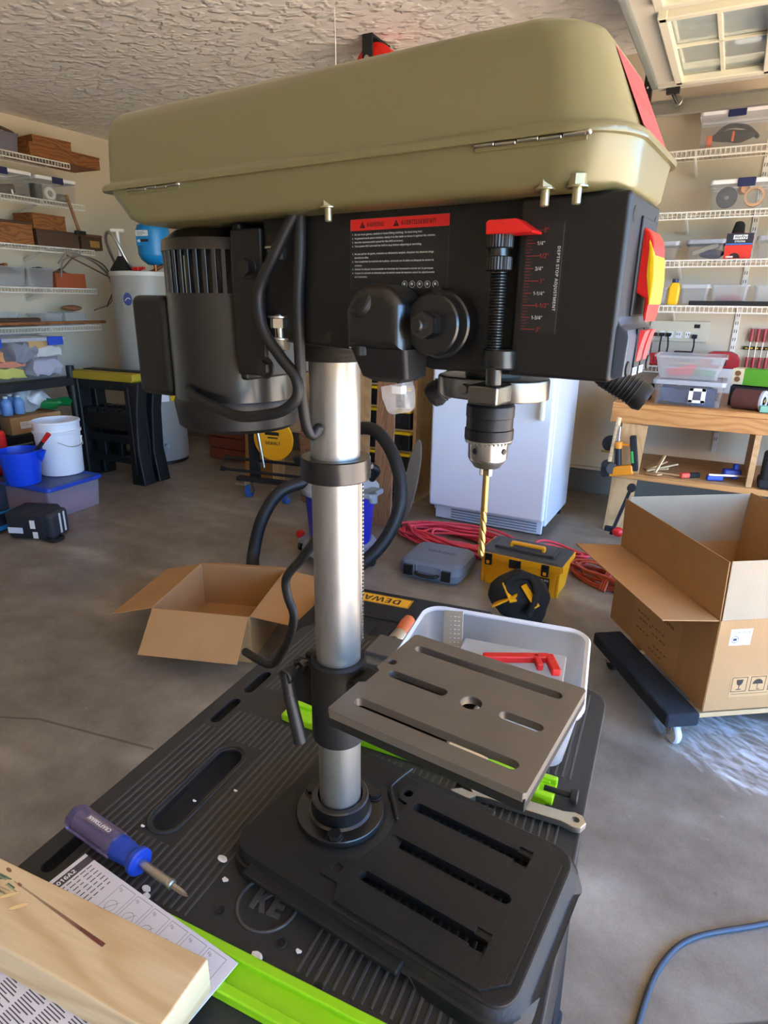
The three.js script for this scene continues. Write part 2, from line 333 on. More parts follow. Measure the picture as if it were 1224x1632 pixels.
// folding work bench
{
  const t = T('folding_workbench', 'black ribbed plastic folding workbench with lime green clamp tracks under the drill press', 'workbench', [BW(-.3, -.49)[0], 0, BW(-.3, -.49)[2]], BA);
  const s = roundShape(-.277, .277, -.44, .44, .045);
  s.holes.push(slotPath(-.176, -.002, .15, .034, Math.PI / 2));
  for (const z of [-.225, -.143, .139, .225]) s.holes.push(slotPath(-.246, z, .062, .016, Math.PI / 2));
  P(t, 'bench_top', plate(s, BH, .012, .002), M.bench);
  P(t, 'top_skirt', loft([rr0(.548, .874, .043, BH - .006), rr0(.548, .874, .043, BH - .05), rr0(.53, .856, .04, BH - .05), rr0(.53, .856, .04, BH - .012)], { capA: false, capB: false }), M.bench);
  // handle well and slots get walls
  const well = (cx, cz, L, w, d) => { const a = [], b = []; for (const p of slotPath(cx, cz, L, w, Math.PI / 2).getPoints(12)) { a.push([p.x, BH - .001, p.y]); b.push([p.x, BH - d, p.y]); } return loft([a, b], { capA: false, capB: false }); };
  P(t, 'handle_well', well(-.176, -.002, .15, .034, .05), M.bench);
  for (const z of [-.225, -.143, .139, .225]) P(t, 'slot_well', well(-.246, z, .062, .016, .04), M.bench);
  P(t, 'handle_rim', (() => { const c = slotPath(-.176, -.002, .162, .046, Math.PI / 2).getPoints().map((p) => V(p.x, BH + .0005, p.y)); c.pop(); return tube(c, .0022, 60, 6, true); })(), M.bench);
  // raised ribs along the length
  const unit = box(.0034, .0022, 1, .001, 1);
  const blocked = (x, z) => (Math.abs(x + .176) < .029 && Math.abs(z + .002) < .088) || (x < -.228 && [-.225, -.143, .139, .225].some((q) => Math.abs(z - q) < .038)) || (Math.abs(x + .006) < .062 && z > .052 && z < .15) || x < -.257 || (x > .045 && x < .058) || Math.abs(x) > .258;
  for (let i = 0; i < 56; i++) {
    const x = -.262 + i * .0095;
    for (const [a, b] of [[-.42, -.215], [-.15, .148], [.225, .41]]) {
      let z0 = null;
      for (let z = a; z <= b + 1e-6; z += .004) {
        const ok = !blocked(x, z) && z < b - .003;
        if (ok && z0 === null) z0 = z;
        if (!ok && z0 !== null) { if (z - z0 > .02) { const r = P(t, 'rib', unit, M.wornRib, [x, BH, (z + z0) / 2]); r.scale.z = z - z0; } z0 = null; }
      }
    }
  }
  // clamp tracks
  for (const z of [.176, -.177]) {
    const g = P(t, 'clamp_track', [at(box(.382, .006, .04, .002), .04, BH + .003, z), at(box(.382, .008, .01, .002), .04, BH + .008, z - .015), at(box(.382, .008, .01, .002), .04, BH + .008, z + .015), at(box(.014, .012, .04, .004), -.15, BH + .006, z)], M.green);
    P(g, 'clamp_jaw', [at(box(.026, .014, .008, .002), .226, BH + .009, z - .016), at(box(.026, .014, .008, .002), .226, BH + .009, z + .016), at(box(.026, .006, .04, .002), .226, BH + .005, z), at(box(.006, .014, .04, .002), .216, BH + .009, z)], M.green);
    P(g, 'clamp_screw', bar([.225, BH + .01, z], [.258, BH + .01, z], .0036), M.blackPlastic);
    P(g, 'clamp_knob', at(cyl(.009, .009), .262, BH + .0105, z, 0, 0, Math.PI / 2), M.blackPlastic);
  }
  // raised round emblem
  const em = P(t, 'emblem_ring', at(new THREE.TorusGeometry(.031, .0018, 8, 60), -.003, BH + .0005, .099, Math.PI / 2), M.emblem);
  const font = await new FontLoader().loadAsync('fonts/droid/droid_sans_bold.typeface.json');
  const tg = new TextGeometry('KE', { font, size: .0235, depth: .0016, curveSegments: 4, bevelEnabled: true, bevelSize: .0004, bevelThickness: .0004, bevelSegments: 1 });
  tg.computeBoundingBox(); tg.translate(-(tg.boundingBox.max.x) / 2, -.011, 0);
  P(em, 'emblem_letters', tg, M.emblem, [-.003, BH + .0002, .099], [-Math.PI / 2, 0, 0.05]);
  for (const [x, z] of [[.032, .128], [-.043, .126], [.085, .15]]) {
    const k = P(t, 'screw_boss', at(new THREE.TorusGeometry(.0056, .0009, 6, 24), x, BH + .0005, z, Math.PI / 2), M.bench);
    P(k, 'screw_recess', at(cyl(.0035, .001), x, BH + .0004, z), M.blackPlastic);
  }
  for (const [sx, sz] of [[-1, -1], [1, -1], [-1, 1], [1, 1]]) {
    const l = P(t, 'leg', [beam([sx * .24, BH - .03, sz * .3], [sx * .25, .03, sz * .4], .045, .06, .006)], M.blackPlastic);
    P(l, 'foot', at(box(.06, .03, .08, .008), sx * .25, .015, sz * .4), M.softBlack);
  }
  for (const sz of [-1, 1]) P(t, 'cross_brace', beam([-.235, .3, sz * .36], [.235, .3, sz * .36], .03, .04), M.blackPlastic);
  P(t, 'side_panel', at(box(.016, .3, .5, .004), .266, BH - .2, 0), M.blackPlastic);
}

// ---------------------------------------------------------------- drill press
const dp = T('drill_press', 'benchtop drill press with olive belt cover, black head and bright steel column', 'drill press', W(0, 0, 0), PA);
{
  // ---- base
  const TOP = .027;
  const s = roundShape(-.08, .245, -.098, .098, .03);
  for (const z of [.052, -.003, -.058]) s.holes.push(slotPath(.135, z, .142, .0125, 0));
  s.holes.push(circlePath(.04, .06, .0055), circlePath(.049, -.0705, .0055));
  const base = P(dp, 'base', plate(s, TOP, .009, .002), M.blackCast);
  const legY = (x, z) => {
    if (x > .2) return Math.abs(z) > .075 ? 0 : .014 * Math.min(1, (.075 - Math.abs(z)) / .015);
    if (Math.abs(z) > .085) return x < -.035 ? 0 : x > .165 ? 0 : .013 * Math.min(1, (x + .035) / .015, (.165 - x) / .01);
    return Math.abs(z) > .06 ? 0 : .01;
  };
  const oring = (o, f, y) => rrect(-.08 - o * .5, .245 + f, -.098 - o, .098 + o, [.03 + o, .03 + o, .03 + o, .03 + o], y, 8).flatMap((p, i, a) => { const q = a[(i + 1) % a.length], out = [p], L = Math.hypot(q[0] - p[0], q[2] - p[2]), n = Math.floor(L / .01); for (let k = 1; k < n; k++) out.push([p[0] + (q[0] - p[0]) * k / n, p[1] + (q[1] - p[1]) * k / n, p[2] + (q[2] - p[2]) * k / n]); return out; });
  const ref = oring(0, 0, 0);
  const ringAt = (o, f, y) => ref.map(([x, , z]) => {
    const k = 1 + 0, fx = Math.max(0, (x - .1) / .145), nx = x > .2 ? (x - .2) / .045 : x < -.05 ? (x + .05) / .03 : 0, nz = Math.abs(z) > .06 ? Math.sign(z) * Math.min(1, (Math.abs(z) - .06) / .038) : 0;
    const X = x + (nx > 0 ? f * Math.min(1, nx) : o * nx * k), Z = z + o * nz * (1 + .5 * fx);
    return [X, typeof y === 'function' ? y(x, z) : y, Z];
  });
  P(base, 'base_skirt', loft([ringAt(-.002, -.002, TOP), ringAt(.0005, .001, TOP - .003), ringAt(.003, .007, (x, z) => Math.max(.016, legY(x, z))), ringAt(.0055, .009, (x, z) => Math.max(.0145, legY(x, z))), ringAt(.0065, .014, legY), ringAt(.001, .008, legY), ringAt(-.006, -.004, TOP - .009)], { capA: false, capB: false, crease: .7 }), M.blackCast);
  // work surface, proud of the casting, with ears
  const ws = new THREE.Shape(); [[.0555, -.03], [.0555, -.056], [.044, -.0575], [.0375, -.066], [.0375, -.075], [.044, -.083], [.0555, -.0845], [.062, -.092], [.215, -.092], [.236, -.072], [.236, .072], [.215, .092], [.06, .092], [.05, .074], [.028, .074], [.024, .056], [.034, .046], [.0555, .042]].forEach(([x, y], i) => (i ? ws.lineTo(x, y) : ws.moveTo(x, y))); ws.closePath();
  ws.holes.push(slotPath(.135, -.003, .142, .0125, 0), circlePath(.04, .06, .0055), circlePath(.049, -.0705, .0055));
  for (const z of [.052, -.058]) {
    const p = new THREE.Path(), r = .00625, pts = []; for (let i = 0; i <= 8; i++) { const a = Math.PI / 2 + Math.PI * i / 8; pts.push([.07 + r * Math.cos(a), z + r * Math.sin(a)]); }
    pts.push([.19, z - r], [.19, z - .013], [.205, z - .013], [.205, z + .013], [.19, z + .013], [.19, z + r]);
    pts.forEach(([x, y], i) => (i ? p.lineTo(x, y) : p.moveTo(x, y))); p.closePath(); ws.holes.push(p);
  }
  const fine = noiseTex(128, (u, v) => { const x = cl(128 + 110 * Math.sin(u * Math.PI * 2 * 32)); return [x, x, x]; }, false); fine.repeat.set(17, 17);
  P(base, 'work_surface', plate(ws, TOP + .0022, .004, .0008), mat(0x171717, .5, .15, { bumpMap: fine, bumpScale: .0002 }));
  for (const s of [-1, 1]) P(base, 'side_ledge', at(box(.19, .006, .018, .002), .05, .0175, s * .104), M.blackCast);
  P(base, 'column_mound', lathe([[0, .004], [.05, .0045], [.056, .0035], [.066, .001], [.078, -.002]], 48, 1), M.blackCast, [0, TOP, 0]);
  // ---- column flange, collar, bolts
  const fl = P(dp, 'column_flange', at(lathe([[0, 0], [.0495, 0], [.0505, .001], [.0505, .006], [.0495, .0075], [.036, .0075], [.0335, .01], [.0325, .026], [.031, .0275], [.0255, .0275], [.0255, .02]], 56, .6), 0, TOP + .0045, 0), M.blackGloss);
  for (const a of [62, 182, 302]) P(fl, 'bolt', [at(hexPrism(.0075, .0055), .0425 * Math.cos(a * D), TOP + .0145, .0425 * Math.sin(a * D)), at(cyl(.009, .0016), .0425 * Math.cos(a * D), TOP + .0125, .0425 * Math.sin(a * D))], M.darkSteel);
  // ---- column with toothed rack
  P(dp, 'column', at(new THREE.CylinderGeometry(.0232, .0232, .53, 64, 1), 0, .295, 0), M.column);
  const ra = -37 * D, rk = [at(box(.004, .18, .006, .0008), .0226, .345, 0)];
  for (let i = 0; i < 44; i++) rk.push(at(box(.0022, .0022, .0055, .0004, 1), .0251, .258 + i * .004, 0));
  P(dp, 'column_rack', rk, M.steel, [0, 0, 0], [0, -ra, 0]);
  const rg = P(dp, 'column_ring', at(lathe([[.0236, -.0105], [.0318, -.0105], [.0328, -.0095], [.0328, .0095], [.0318, .0105], [.0236, .0105], [.0236, -.0105]], 56), 0, .441, 0), M.blackGloss);
  P(rg, 'set_screw', at(cyl(.003, .003), .0262, .441, -.0200, 0, 0, Math.PI / 2), M.darkSteel);
  // ---- table bracket, lock handle, table
  const br = P(dp, 'table_bracket', [
    at(lathe([[.0236, -.046], [.0278, -.046], [.0292, -.044], [.0292, .048], [.0275, .051], [.0236, .051], [.0236, -.046]], 48), 0, .186, 0),
    at(box(.03, .05, .014, .004), -.034, .2, -.009), at(box(.03, .05, .014, .004), -.034, .2, .011),
    at(box(.07, .022, .036, .004), .055, .214, 0), at(box(.1, .006, .1, .002), .1, .222, 0), at(cyl(.03, .016), .075, .216, 0)], M.blackCast);
  P(br, 'angle_scale', at(cyl(.0275, .006), .045, .2, 0, 0, 0, Math.PI / 2), M.darkSteel);
  const lh = P(dp, 'lock_handle', [bar([-.034, .222, .012], [-.034, .222, .036], .0055), at(hexPrism(.0085, .006), -.034, .222, .02, Math.PI / 2), at(cyl(.0085, .013), -.036, .222, .038, Math.PI / 2)], M.blackGloss);
  P(lh, 'handle_lever', [bar([-.038, .226, .04], [-.0325, .198, .041], .0064, 14), bar([-.033, .201, .041], [-.0195, .149, .042], .0066, 14, .0074)], mat(0x2a2a2a, .45, .5));
  const ts = new THREE.Shape(); [[.05, .081], [.0465, .078], [.0465, .03], [.052, .026], [.052, .002], [.0465, -.002], [.0465, -.078], [.05, -.081], [.2325, -.081], [.235, -.0785], [.235, .0785], [.2325, .081]].forEach(([x, y], i) => (i ? ts.lineTo(x, y) : ts.moveTo(x, y))); ts.closePath();
  ts.holes.push(slotPath(.14, -.0555, .158, .0115), slotPath(.14, .0555, .158, .0115), slotPath(.0945, 0, .064, .0115), slotPath(.2, 0, .04, .0115), circlePath(.152, 0, .0098), circlePath(.0555, -.018, .0045));
  const tb = P(dp, 'table', plate(ts, .24, .0085, .0007), M.ground);
  P(tb, 'table_rim', [at(box(.188, .012, .005, .001), .1407, .2285, .0782), at(box(.188, .012, .005, .001), .1407, .2285, -.0782), at(box(.005, .012, .158, .001), .2322, .2285, 0), at(box(.005, .012, .06, .001), .0492, .2285, .05), at(box(.005, .012, .06, .001), .0492, .2285, -.05)], M.blackCast);
  // ---- head casting
  const hs = shape([[-.036, .652], [-.038, .575], [-.03, .556], [.05, .552], [.1, .55], [.122, .542], [.185, .542], [.19, .56], [.19, .655]]);
  P(dp, 'head_casting', ext(hs, .092, .003, 2).translate(0, 0, -.046), M.blackPaint);
  P(dp, 'column_socket', at(lathe([[.0236, -.012], [.0298, -.012], [.031, -.01], [.031, .012], [0, .012]], 40), 0, .551, 0), M.blackCast);
  for (const [x, z] of [[.027, .017], [-.02, .024]]) P(dp, 'socket_bolt', at(cyl(.0042, .008), x, .5615, z), M.darkSteel);
  P(dp, 'casting_pad', [at(box(.02, .07, .05, .004), -.04, .6, 0)], M.blackPaint);
  // ---- control housing and front panel
  const ch = P(dp, 'control_housing', at(box(.066, .107, .0835, .003), .219, .5965, .0143), M.blackPaint);
  const fp = new THREE.Shape(); fp.moveTo(.246, .6475); fp.lineTo(.2515, .6475); fp.lineTo(.2515, .588); fp.quadraticCurveTo(.2517, .5785, .254, .5765); fp.lineTo(.258, .574); fp.lineTo(.2592, .57); fp.lineTo(.2585, .5465); fp.lineTo(.246, .5435); fp.closePath();
  const fpn = P(dp, 'front_panel', ext(fp, .0735, .0014, 2).translate(0, 0, -.0225), M.panel);
  for (const [y, z, x] of [[.6385, .0435, .2517], [.6385, -.0165, .2517], [.551, .0435, .259], [.551, -.017, .259]]) P(fpn, 'panel_screw', at(cyl(.0046, .0016), x, y, z, 0, 0, Math.PI / 2), M.blackPlastic);
  const sw = P(dp, 'power_switch', [at(box(.003, .058, .042, .0012), .2522, .6105, .0045)], M.blackPlastic);
  const pd = new THREE.Shape(); pd.moveTo(.2528, .6335); pd.quadraticCurveTo(.2585, .633, .261, .622); pd.lineTo(.2625, .604); pd.quadraticCurveTo(.263, .588, .261, .5785); pd.quadraticCurveTo(.2585, .5785, .259, .592); pd.lineTo(.2528, .596); pd.closePath();
  P(sw, 'paddle', ext(pd, .034, .0014, 3).translate(0, 0, -.0135), M.red);
  const yp = new THREE.Shape(); yp.moveTo(.2575, .627); yp.quadraticCurveTo(.261, .623, .2624, .611); yp.quadraticCurveTo(.2638, .6, .2628, .589); yp.lineTo(.2615, .5885); yp.lineTo(.2578, .606); yp.closePath();
  P(sw, 'paddle_inlay', ext(yp, .0344, .001, 2).translate(0, 0, -.0137), M.yellow);
  for (const z of [.0225, .0035]) {
    const k = P(dp, 'rocker_switch', at(box(.002, .024, .014, .0008), .2591, .5625, z), M.blackPlastic);
    const rs = new THREE.Shape(); rs.moveTo(.2592, .5735); rs.lineTo(.2645, .5735); rs.quadraticCurveTo(.2618, .5645, .261, .5545); rs.lineTo(.2592, .554); rs.closePath();
    P(k, 'rocker', ext(rs, .01, .0006, 1).translate(0, 0, z - .005), mat(0xe8474a, .35));
    decal(k, 'switch_caption', .013, .0055, printOf(128, 54, (g, w, h) => { g.fillStyle = '#9aa2ac'; g.fillRect(0, 0, w, h); g.fillStyle = '#20242a'; g.font = 'bold 36px sans-serif'; g.textAlign = 'center'; g.fillText(z > 0 ? 'LIGHT' : 'LASER', w / 2, 40); }), [.2592, .5482, z], [0, Math.PI / 2, 0]);
  }
  // ---- depth stop: rod, nuts, pointer, scale
  const X = .176, ZR = .062;
  const th = []; for (let i = 0; i < 40; i++) th.push([.0044, i * .0018], [.0052, i * .0018 + .0006], [.0052, i * .0018 + .0011]);
  th.unshift([0, 0]); th.push([.0044, .072], [0, .072]);
  const rod = P(dp, 'depth_rod', [at(lathe(th, 20, .2), X + .002, .5555, ZR), at(cyl(.0052, .024), X + .003, .548, ZR)], M.blackGloss);
  const knurl = (r, h) => { const sh = new THREE.Shape(); for (let i = 0; i < 56; i++) { const q = i % 2 ? r : r * .955, a = i / 56 * Math.PI * 2; i ? sh.lineTo(q * Math.cos(a), q * Math.sin(a)) : sh.moveTo(q, 0); } sh.closePath(); return new THREE.ExtrudeGeometry(sh, { depth: h - .0012, bevelThickness: .0006, bevelSize: .0006, bevelOffset: -.0006, bevelSegments: 1 }).rotateX(Math.PI / 2).translate(0, h / 2, 0); };
  P(rod, 'stop_nut', at(knurl(.0088, .0085), X + .001, .6245, ZR), M.darkSteel);
  P(rod, 'stop_nut', at(knurl(.0086, .0085), X + .0012, .6115, ZR), M.darkSteel);
  P(rod, 'nut_neck', at(cyl(.0064, .008), X + .001, .618, ZR), M.blackGloss);
  P(dp, 'depth_rod_block', [at(cyl(.0115, .013), X + .004, .5535, ZR - .006), at(box(.024, .013, .03, .002), X + .003, .5535, ZR - .022)], M.blackGloss);
  P(dp, 'depth_pointer', [ext(shape([[.1715, .6285], [.171, .635], [.173, .6365], [.1905, .6365], [.2018, .6295], [.2015, .6283]]), .018, .001, 2).translate(0, 0, .054)], M.red);
  decal(ch, 'depth_scale', .0255, .064, printOf(512, 1057, (g, w, h) => {
    g.fillStyle = '#141414'; g.fillRect(0, 0, w, h); const y0 = 60, y1 = h - 40; g.strokeStyle = '#8c211a'; g.fillStyle = '#8c211a';
    for (let i = 0; i <= 32; i++) { const y = y0 + (y1 - y0) * i / 32; g.lineWidth = i % 4 ? 4 : 7; g.beginPath(); g.moveTo(20, y); g.lineTo(i % 8 === 0 ? 210 : i % 4 === 0 ? 130 : i % 2 ? 80 : 100, y); g.stroke(); }
    g.font = 'bold 62px sans-serif'; ['0"', '', '1/2"', '', '1"', '', '1-1/2"', '', '2"'].forEach((t, i) => t && (g.fillStyle = '#8c211a', g.fillText(t, i === 0 || i === 8 || i === 4 ? 225 : 190, y0 + (y1 - y0) * i / 8 + 22)));
    g.fillStyle = '#b5b5b2'; g.font = 'bold 52px sans-serif'; [['1/4"', 1], ['3/4"', 3], ['1-1/4"', 5], ['1-3/4"', 7]].forEach(([t, i]) => g.fillText(t, 150, y0 + (y1 - y0) * i / 8 + 20));
    g.save(); g.translate(415, 250); g.rotate(Math.PI / 2); g.font = 'bold 52px sans-serif'; g.fillText('DEPTH STOP ADJUSTMENT', -40, 0, 620); g.restore();
    g.strokeStyle = '#777'; g.lineWidth = 3; g.beginPath(); g.moveTo(475, 0); g.lineTo(475, h); g.stroke();
  }), [.2045, .6025, .0563]);
  // ---- warning label
  decal(dp, 'warning_label', .082, .0475, printOf(1024, 593, (g, w, h) => {
    g.fillStyle = '#151515'; g.fillRect(0, 0, w, h); g.fillStyle = '#d8211a'; g.fillRect(0, 0, w, 96);
    const tri = (x) => { g.fillStyle = '#1a0c0a'; g.beginPath(); g.moveTo(x, 76); g.lineTo(x + 30, 22); g.lineTo(x + 60, 76); g.fill(); g.fillStyle = '#d8211a'; g.fillRect(x + 27, 42, 6, 16); g.fillRect(x + 27, 63, 6, 6); };
    tri(105); tri(465); g.fillStyle = '#1a0c0a'; g.font = 'bold 50px sans-serif'; g.fillText('WARNING!', 180, 68, 190); g.fillText('AVERTISSEMENT!', 545, 68, 350);
    g.fillStyle = '#c9c9c6'; g.font = 'bold 21px sans-serif';
    ['1.  Do not wear gloves, necktie or loose fitting clothing. Tie back long hair.', '2.  To prevent work piece rotation, clamp it to the table or brace it against the column.', '3.  Use the recommended speed for the drill accessory.', '4.  Turn power OFF and wait for drill to stop before adjusting or servicing.', '', '1.  Ne pas porter de gants, cravates ou vêtements amples. Attacher les cheveux longs', '     derrière la tête.', '2.  Pour empêcher la rotation de la pièce, serrez-la sur la table ou bloquez-la contre la', '     colonne.', '3.  Utiliser la vitesse recommandée en fonction de l\'accessoire monté sur la perceuse.', '4.  Coupez le courant et attendez que la mèche cesse de tourner avant les ajustements', '     ou l\'entretien.'].forEach((t, i) => g.fillText(t, 18, 136 + i * 33, 950));
    g.strokeStyle = '#c9c9c6'; g.lineWidth = 4; for (let i = 0; i < 5; i++) { g.beginPath(); g.arc(595 + i * 78, 558, 27, 0, 7); g.stroke(); g.beginPath(); g.arc(592 + i * 78, 555, 12, 0, 7); g.fill(); }
    g.strokeStyle = '#555'; g.lineWidth = 2; g.strokeRect(1, 1, w - 2, h - 2);
  }), [.0925, .6215, .0463]);
  // ---- work light / laser housing
  const lp = new THREE.Shape(); lp.moveTo(.071, .556); lp.lineTo(.07, .582); lp.quadraticCurveTo(.073, .598, .09, .6); lp.quadraticCurveTo(.112, .602, .117, .586); lp.lineTo(.1185, .556); lp.closePath();
  const lh2 = P(dp, 'light_housing', [ext(lp, .036, .008, 4).translate(0, 0, .046)], M.blackGloss);
  P(lh2, 'housing_hole', at(cyl(.0115, .006), .0835, .5885, .0775, .95, 0, .6), M.rubber);
  P(lh2, 'lower_shroud', loft([rrect(.072, .12, .044, .078, .004, .557), rrect(.08, .119, .044, .074, .004, .537), rrect(.088, .112, .046, .07, .003, .5335)]), M.blackPlastic);
  P(lh2, 'adjust_knob', at(knurl(.004, .007), .0835, .5545, .078), M.blackPlastic);
  P(lh2, 'lens', loft([rr0(.021, .017, .004, .008), rr0(.022, .018, .005, 0), rr0(.019, .015, .005, -.0105), rr0(.014, .011, .004, -.013)], { capA: false }), M.lens, [.108, .5245, .066], [0, 0, .22]);
  P(lh2, 'led_emitter', at(box(.009, .006, .007, .001), .108, .5285, .066), M.label);
  // ---- return-spring cap and nut
  const sc = P(dp, 'spring_cap', [at(cyl(.0205, .016, 48), .1335, .574, .06, Math.PI / 2), at(cyl(.0225, .022, 48), .136, .574, .05, Math.PI / 2)], M.blackGloss);
  P(sc, 'cap_nut', [at(hexPrism(.0092, .007), .1335, .574, .0715, Math.PI / 2), at(hexPrism(.0088, .006), .1335, .574, .0785, Math.PI / 2, .2)], M.blackGloss);
  P(sc, 'spindle_end', at(cyl(.0045, .022), .1335, .574, .0775, Math.PI / 2), M.darkSteel);
  P(sc, 'cap_screw', at(cyl(.0036, .008), .1305, .5955, .053, Math.PI / 2), M.darkSteel);
  // ---- quill, stop collar, chuck
  P(dp, 'quill', [at(cyl(.021, .03), .152, .536, 0), at(cyl(.0165, .02), .152, .524, 0)], M.darkSteel);
  P(dp, 'quill_collar', [plate(slotPath(.154, .004, .088, .062, .12, THREE.Shape), .536, .0155, .0015), at(box(.022, .0135, .03, .002), .17, .5285, .044), at(hexPrism(.004, .005), .145, .5285, .036, Math.PI / 2)], M.collar);
  const cu = P(dp, 'chuck', at(lathe([[0, .031], [.013, .031], [.0165, .0295], [.0185, .027], [.0188, .0262], [.0188, .018], [.0183, .0175], [.0183, .009], [.0192, .0082], [.0192, .001], [.0188, 0], [0, 0]], 48), .152, .4865, 0), mat(0x232326, .42, .6));
  const teeth = []; for (let i = 0; i < 34; i++) { const a = i / 34 * Math.PI * 2; teeth.push(at(new THREE.ConeGeometry(.0014, .0032, 4).rotateX(Math.PI), .152 + .0178 * Math.cos(a), .4845, .0178 * Math.sin(a))); }
  P(cu, 'gear_ring', [at(cyl(.0188, .003, 48), .152, .487, 0), ...teeth], M.zinc);
  P(cu, 'chuck_body', at(lathe([[0, 0], [.0095, 0], [.0105, .0005], [.0142, .0055], [.0155, .008], [.0158, .022], [0, .022]], 48), .152, .4635, 0), M.steel);
  for (const a of [15, 105, 195, 285]) P(cu, 'key_hole', at(cyl(.0024, .002, 16), .152 + .0156 * Math.cos(a * D), .4785, .0156 * Math.sin(a * D), Math.PI / 2, Math.PI / 2 - a * D), M.rubber);
  for (const a of [30, 150, 270]) P(cu, 'jaw', at(box(.0026, .008, .0036, .0006), .152 + .0042 * Math.cos(a * D), .4605, .0042 * Math.sin(a * D), 0, -a * D), M.steel);
  // ---- feed handle with grips on the far side
  const hub = P(dp, 'feed_hub', [at(cyl(.019, .03), .145, .572, -.075, Math.PI / 2), bar([.145, .572, -.05], [.145, .572, -.09], .012)], M.blackPaint);
  for (const [dx, dy, dz] of [[.069, -.04, -.012], [-.056, -.046, .012], [-.02, .07, -.03]]) {
    const a = [.145, .572, -.088], e = [.145 + dx * 1.15, .572 + dy * 1.15, -.088 + dz];
    const h = P(dp, 'feed_handle', bar(a, e, .0048), M.steel);
    const dv = V(dx, dy, dz).normalize(), g = lathe([[0, -.026], [.0075, -.025], [.0102, -.021], [.0115, -.012], [.0112, 0], [.0106, .01], [.0124, .02], [.0105, .0252], [0, .026]], 24, 1);
    g.applyQuaternion(new THREE.Quaternion().setFromUnitVectors(V(0, 1, 0), dv)); g.translate(a[0] + dx * 1.16, a[1] + dy * 1.16, a[2] + dz * 1.1);
    P(h, 'grip', g, M.rubber);
    const ridges = []; for (let i = 0; i < 9; i++) { const r = new THREE.TorusGeometry(.0113, .0006, 6, 28, Math.PI * 1.1); r.rotateX(Math.PI / 2); r.applyQuaternion(new THREE.Quaternion().setFromUnitVectors(V(0, 1, 0), dv)); const k = (i - 4) * .0034; r.translate(a[0] + dx * 1.16 + dv.x * k, a[1] + dy * 1.16 + dv.y * k, a[2] + dz * 1.1 + dv.z * k); ridges.push(r); }
    P(h, 'grip_ridges', ridges, M.rubber);
  }
  // ---- motor
  const MX = -.135, MR = .0615, MZ = -.012;
  const ms = []; const slots = 44;
  const motor = P(dp, 'motor', [at(lathe([[MR - .003, -.11], [MR, -.108], [MR, .009], [MR - .003, .009], [MR - .003, -.11]], 72), MX, .585, MZ), at(lathe([[0, .0], [MR - .012, 0], [MR, -.008], [MR + .0012, -.018], [MR - .003, -.018], [MR - .003, -.012], [0, -.006]], 72), MX, .6485, MZ)], M.blackGloss);
  for (let i = 0; i < slots; i++) { const a = i / slots * Math.PI * 2; ms.push(at(box(.003, .042, .0048, .001), MX + (MR - .0015) * Math.cos(a), .613, MZ + (MR - .0015) * Math.sin(a), 0, -a)); }
  P(motor, 'vent_bars', ms, M.blackGloss);
  P(motor, 'rotor', at(cyl(.042, .04), MX, .613, MZ), M.darkSteel);
  P(motor, 'motor_end_cap', at(lathe([[0, -.014], [MR - .006, -.014], [MR - .001, -.01], [MR + .002, .012], [MR + .0005, .0165], [MR - .003, .018], [0, .018]], 72), MX, .4785, MZ), M.blackPaint);
  P(motor, 'seam_bar', bar([MX - .055, .5, .0155], [MX - .055, .592, .0155], .0028), M.blackGloss);
  P(motor, 'capacitor_box', at(box(.052, .1, .066, .008, 4), MX - .082, .542, -.006), M.blackPlastic);
  P(motor, 'motor_shaft', at(cyl(.0075, .03), MX - .002, .652, 0), M.steel);
  P(motor, 'motor_pulley', at(lathe([[0, 0], [.03, 0], [.03, .003], [.026, .006], [.03, .009], [.03, .012], [0, .012]], 40), MX, .647, 0), M.darkSteel);
  const mp = P(dp, 'motor_plate', [at(box(.009, .13, .09, .003), -.068, .585, 0), at(box(.034, .118, .005, .002), -.052, .585, .048)], M.blackPaint);
  for (const [x, y, z] of [[-.036, .5335, .053], [-.05, .614, .053]]) P(mp, 'plate_bolt', [at(hexPrism(.0066, .006), x, y, z, Math.PI / 2), at(cyl(.0092, .002), x, y, z - .003, Math.PI / 2)], M.darkSteel);
  P(dp, 'motor_bracket', at(box(.05, .02, .06, .003), -.045, .615, .01), M.blackPaint);
  P(dp, 'motor_bracket', at(box(.05, .016, .06, .003), -.045, .5635, .01), M.blackPaint);
  for (const y of [.6235, .5705, .553]) P(dp, 'bracket_bolt', [at(hexPrism(.008, .0075), -.0225, y, .045), at(cyl(.0095, .002), -.0225, y + .005, .045)], M.zinc);
  P(dp, 'bracket_stud', at(cyl(.0045, .03), -.0225, .563, .045), M.steel);
  // ---- cords on the head
  P(dp, 'motor_cord', tube([[.005, .652, .054], [-.014, .622, .058], [-.032, .594, .058], [-.029, .566, .058], [-.013, .544, .056], [.001, .528, .054], [.002, .513, .054], [-.01, .501, .057], [-.034, .494, .06], [-.06, .491, .062], [-.092, .496, .06], [-.122, .503, .057], [-.135, .507, .05]], .0048, 90, 12), M.rubber);
  P(dp, 'switch_cord', tube([[.007, .653, .05], [.007, .622, .0515], [.004, .594, .0515], [.003, .565, .051], [.002, .53, .049], [-.001, .504, .044], [-.002, .482, .037], [.0, .476, .0325], [.003, .482, .0285]], .0048, 70, 12), M.rubber);
  const gm = P(dp, 'cord_grommet', at(box(.046, .004, .02, .0019), .006, .6525, .05), M.blackPlastic);
  P(dp, 'power_cord', tube([[-.04, .5, -.05], [-.035, .43, -.07], [-.05, .37, -.055], [-.075, .32, -.04], [-.095, .29, -.03], [-.094, .268, -.03], [-.086, .247, -.03], [-.094, .215, -.03], [-.108, .188, -.03], [-.1195, .171, -.03], [-.128, .166, -.03], [-.148, .1665, -.03], [-.168, .17, -.03]], .0052, 90, 12), M.rubber);
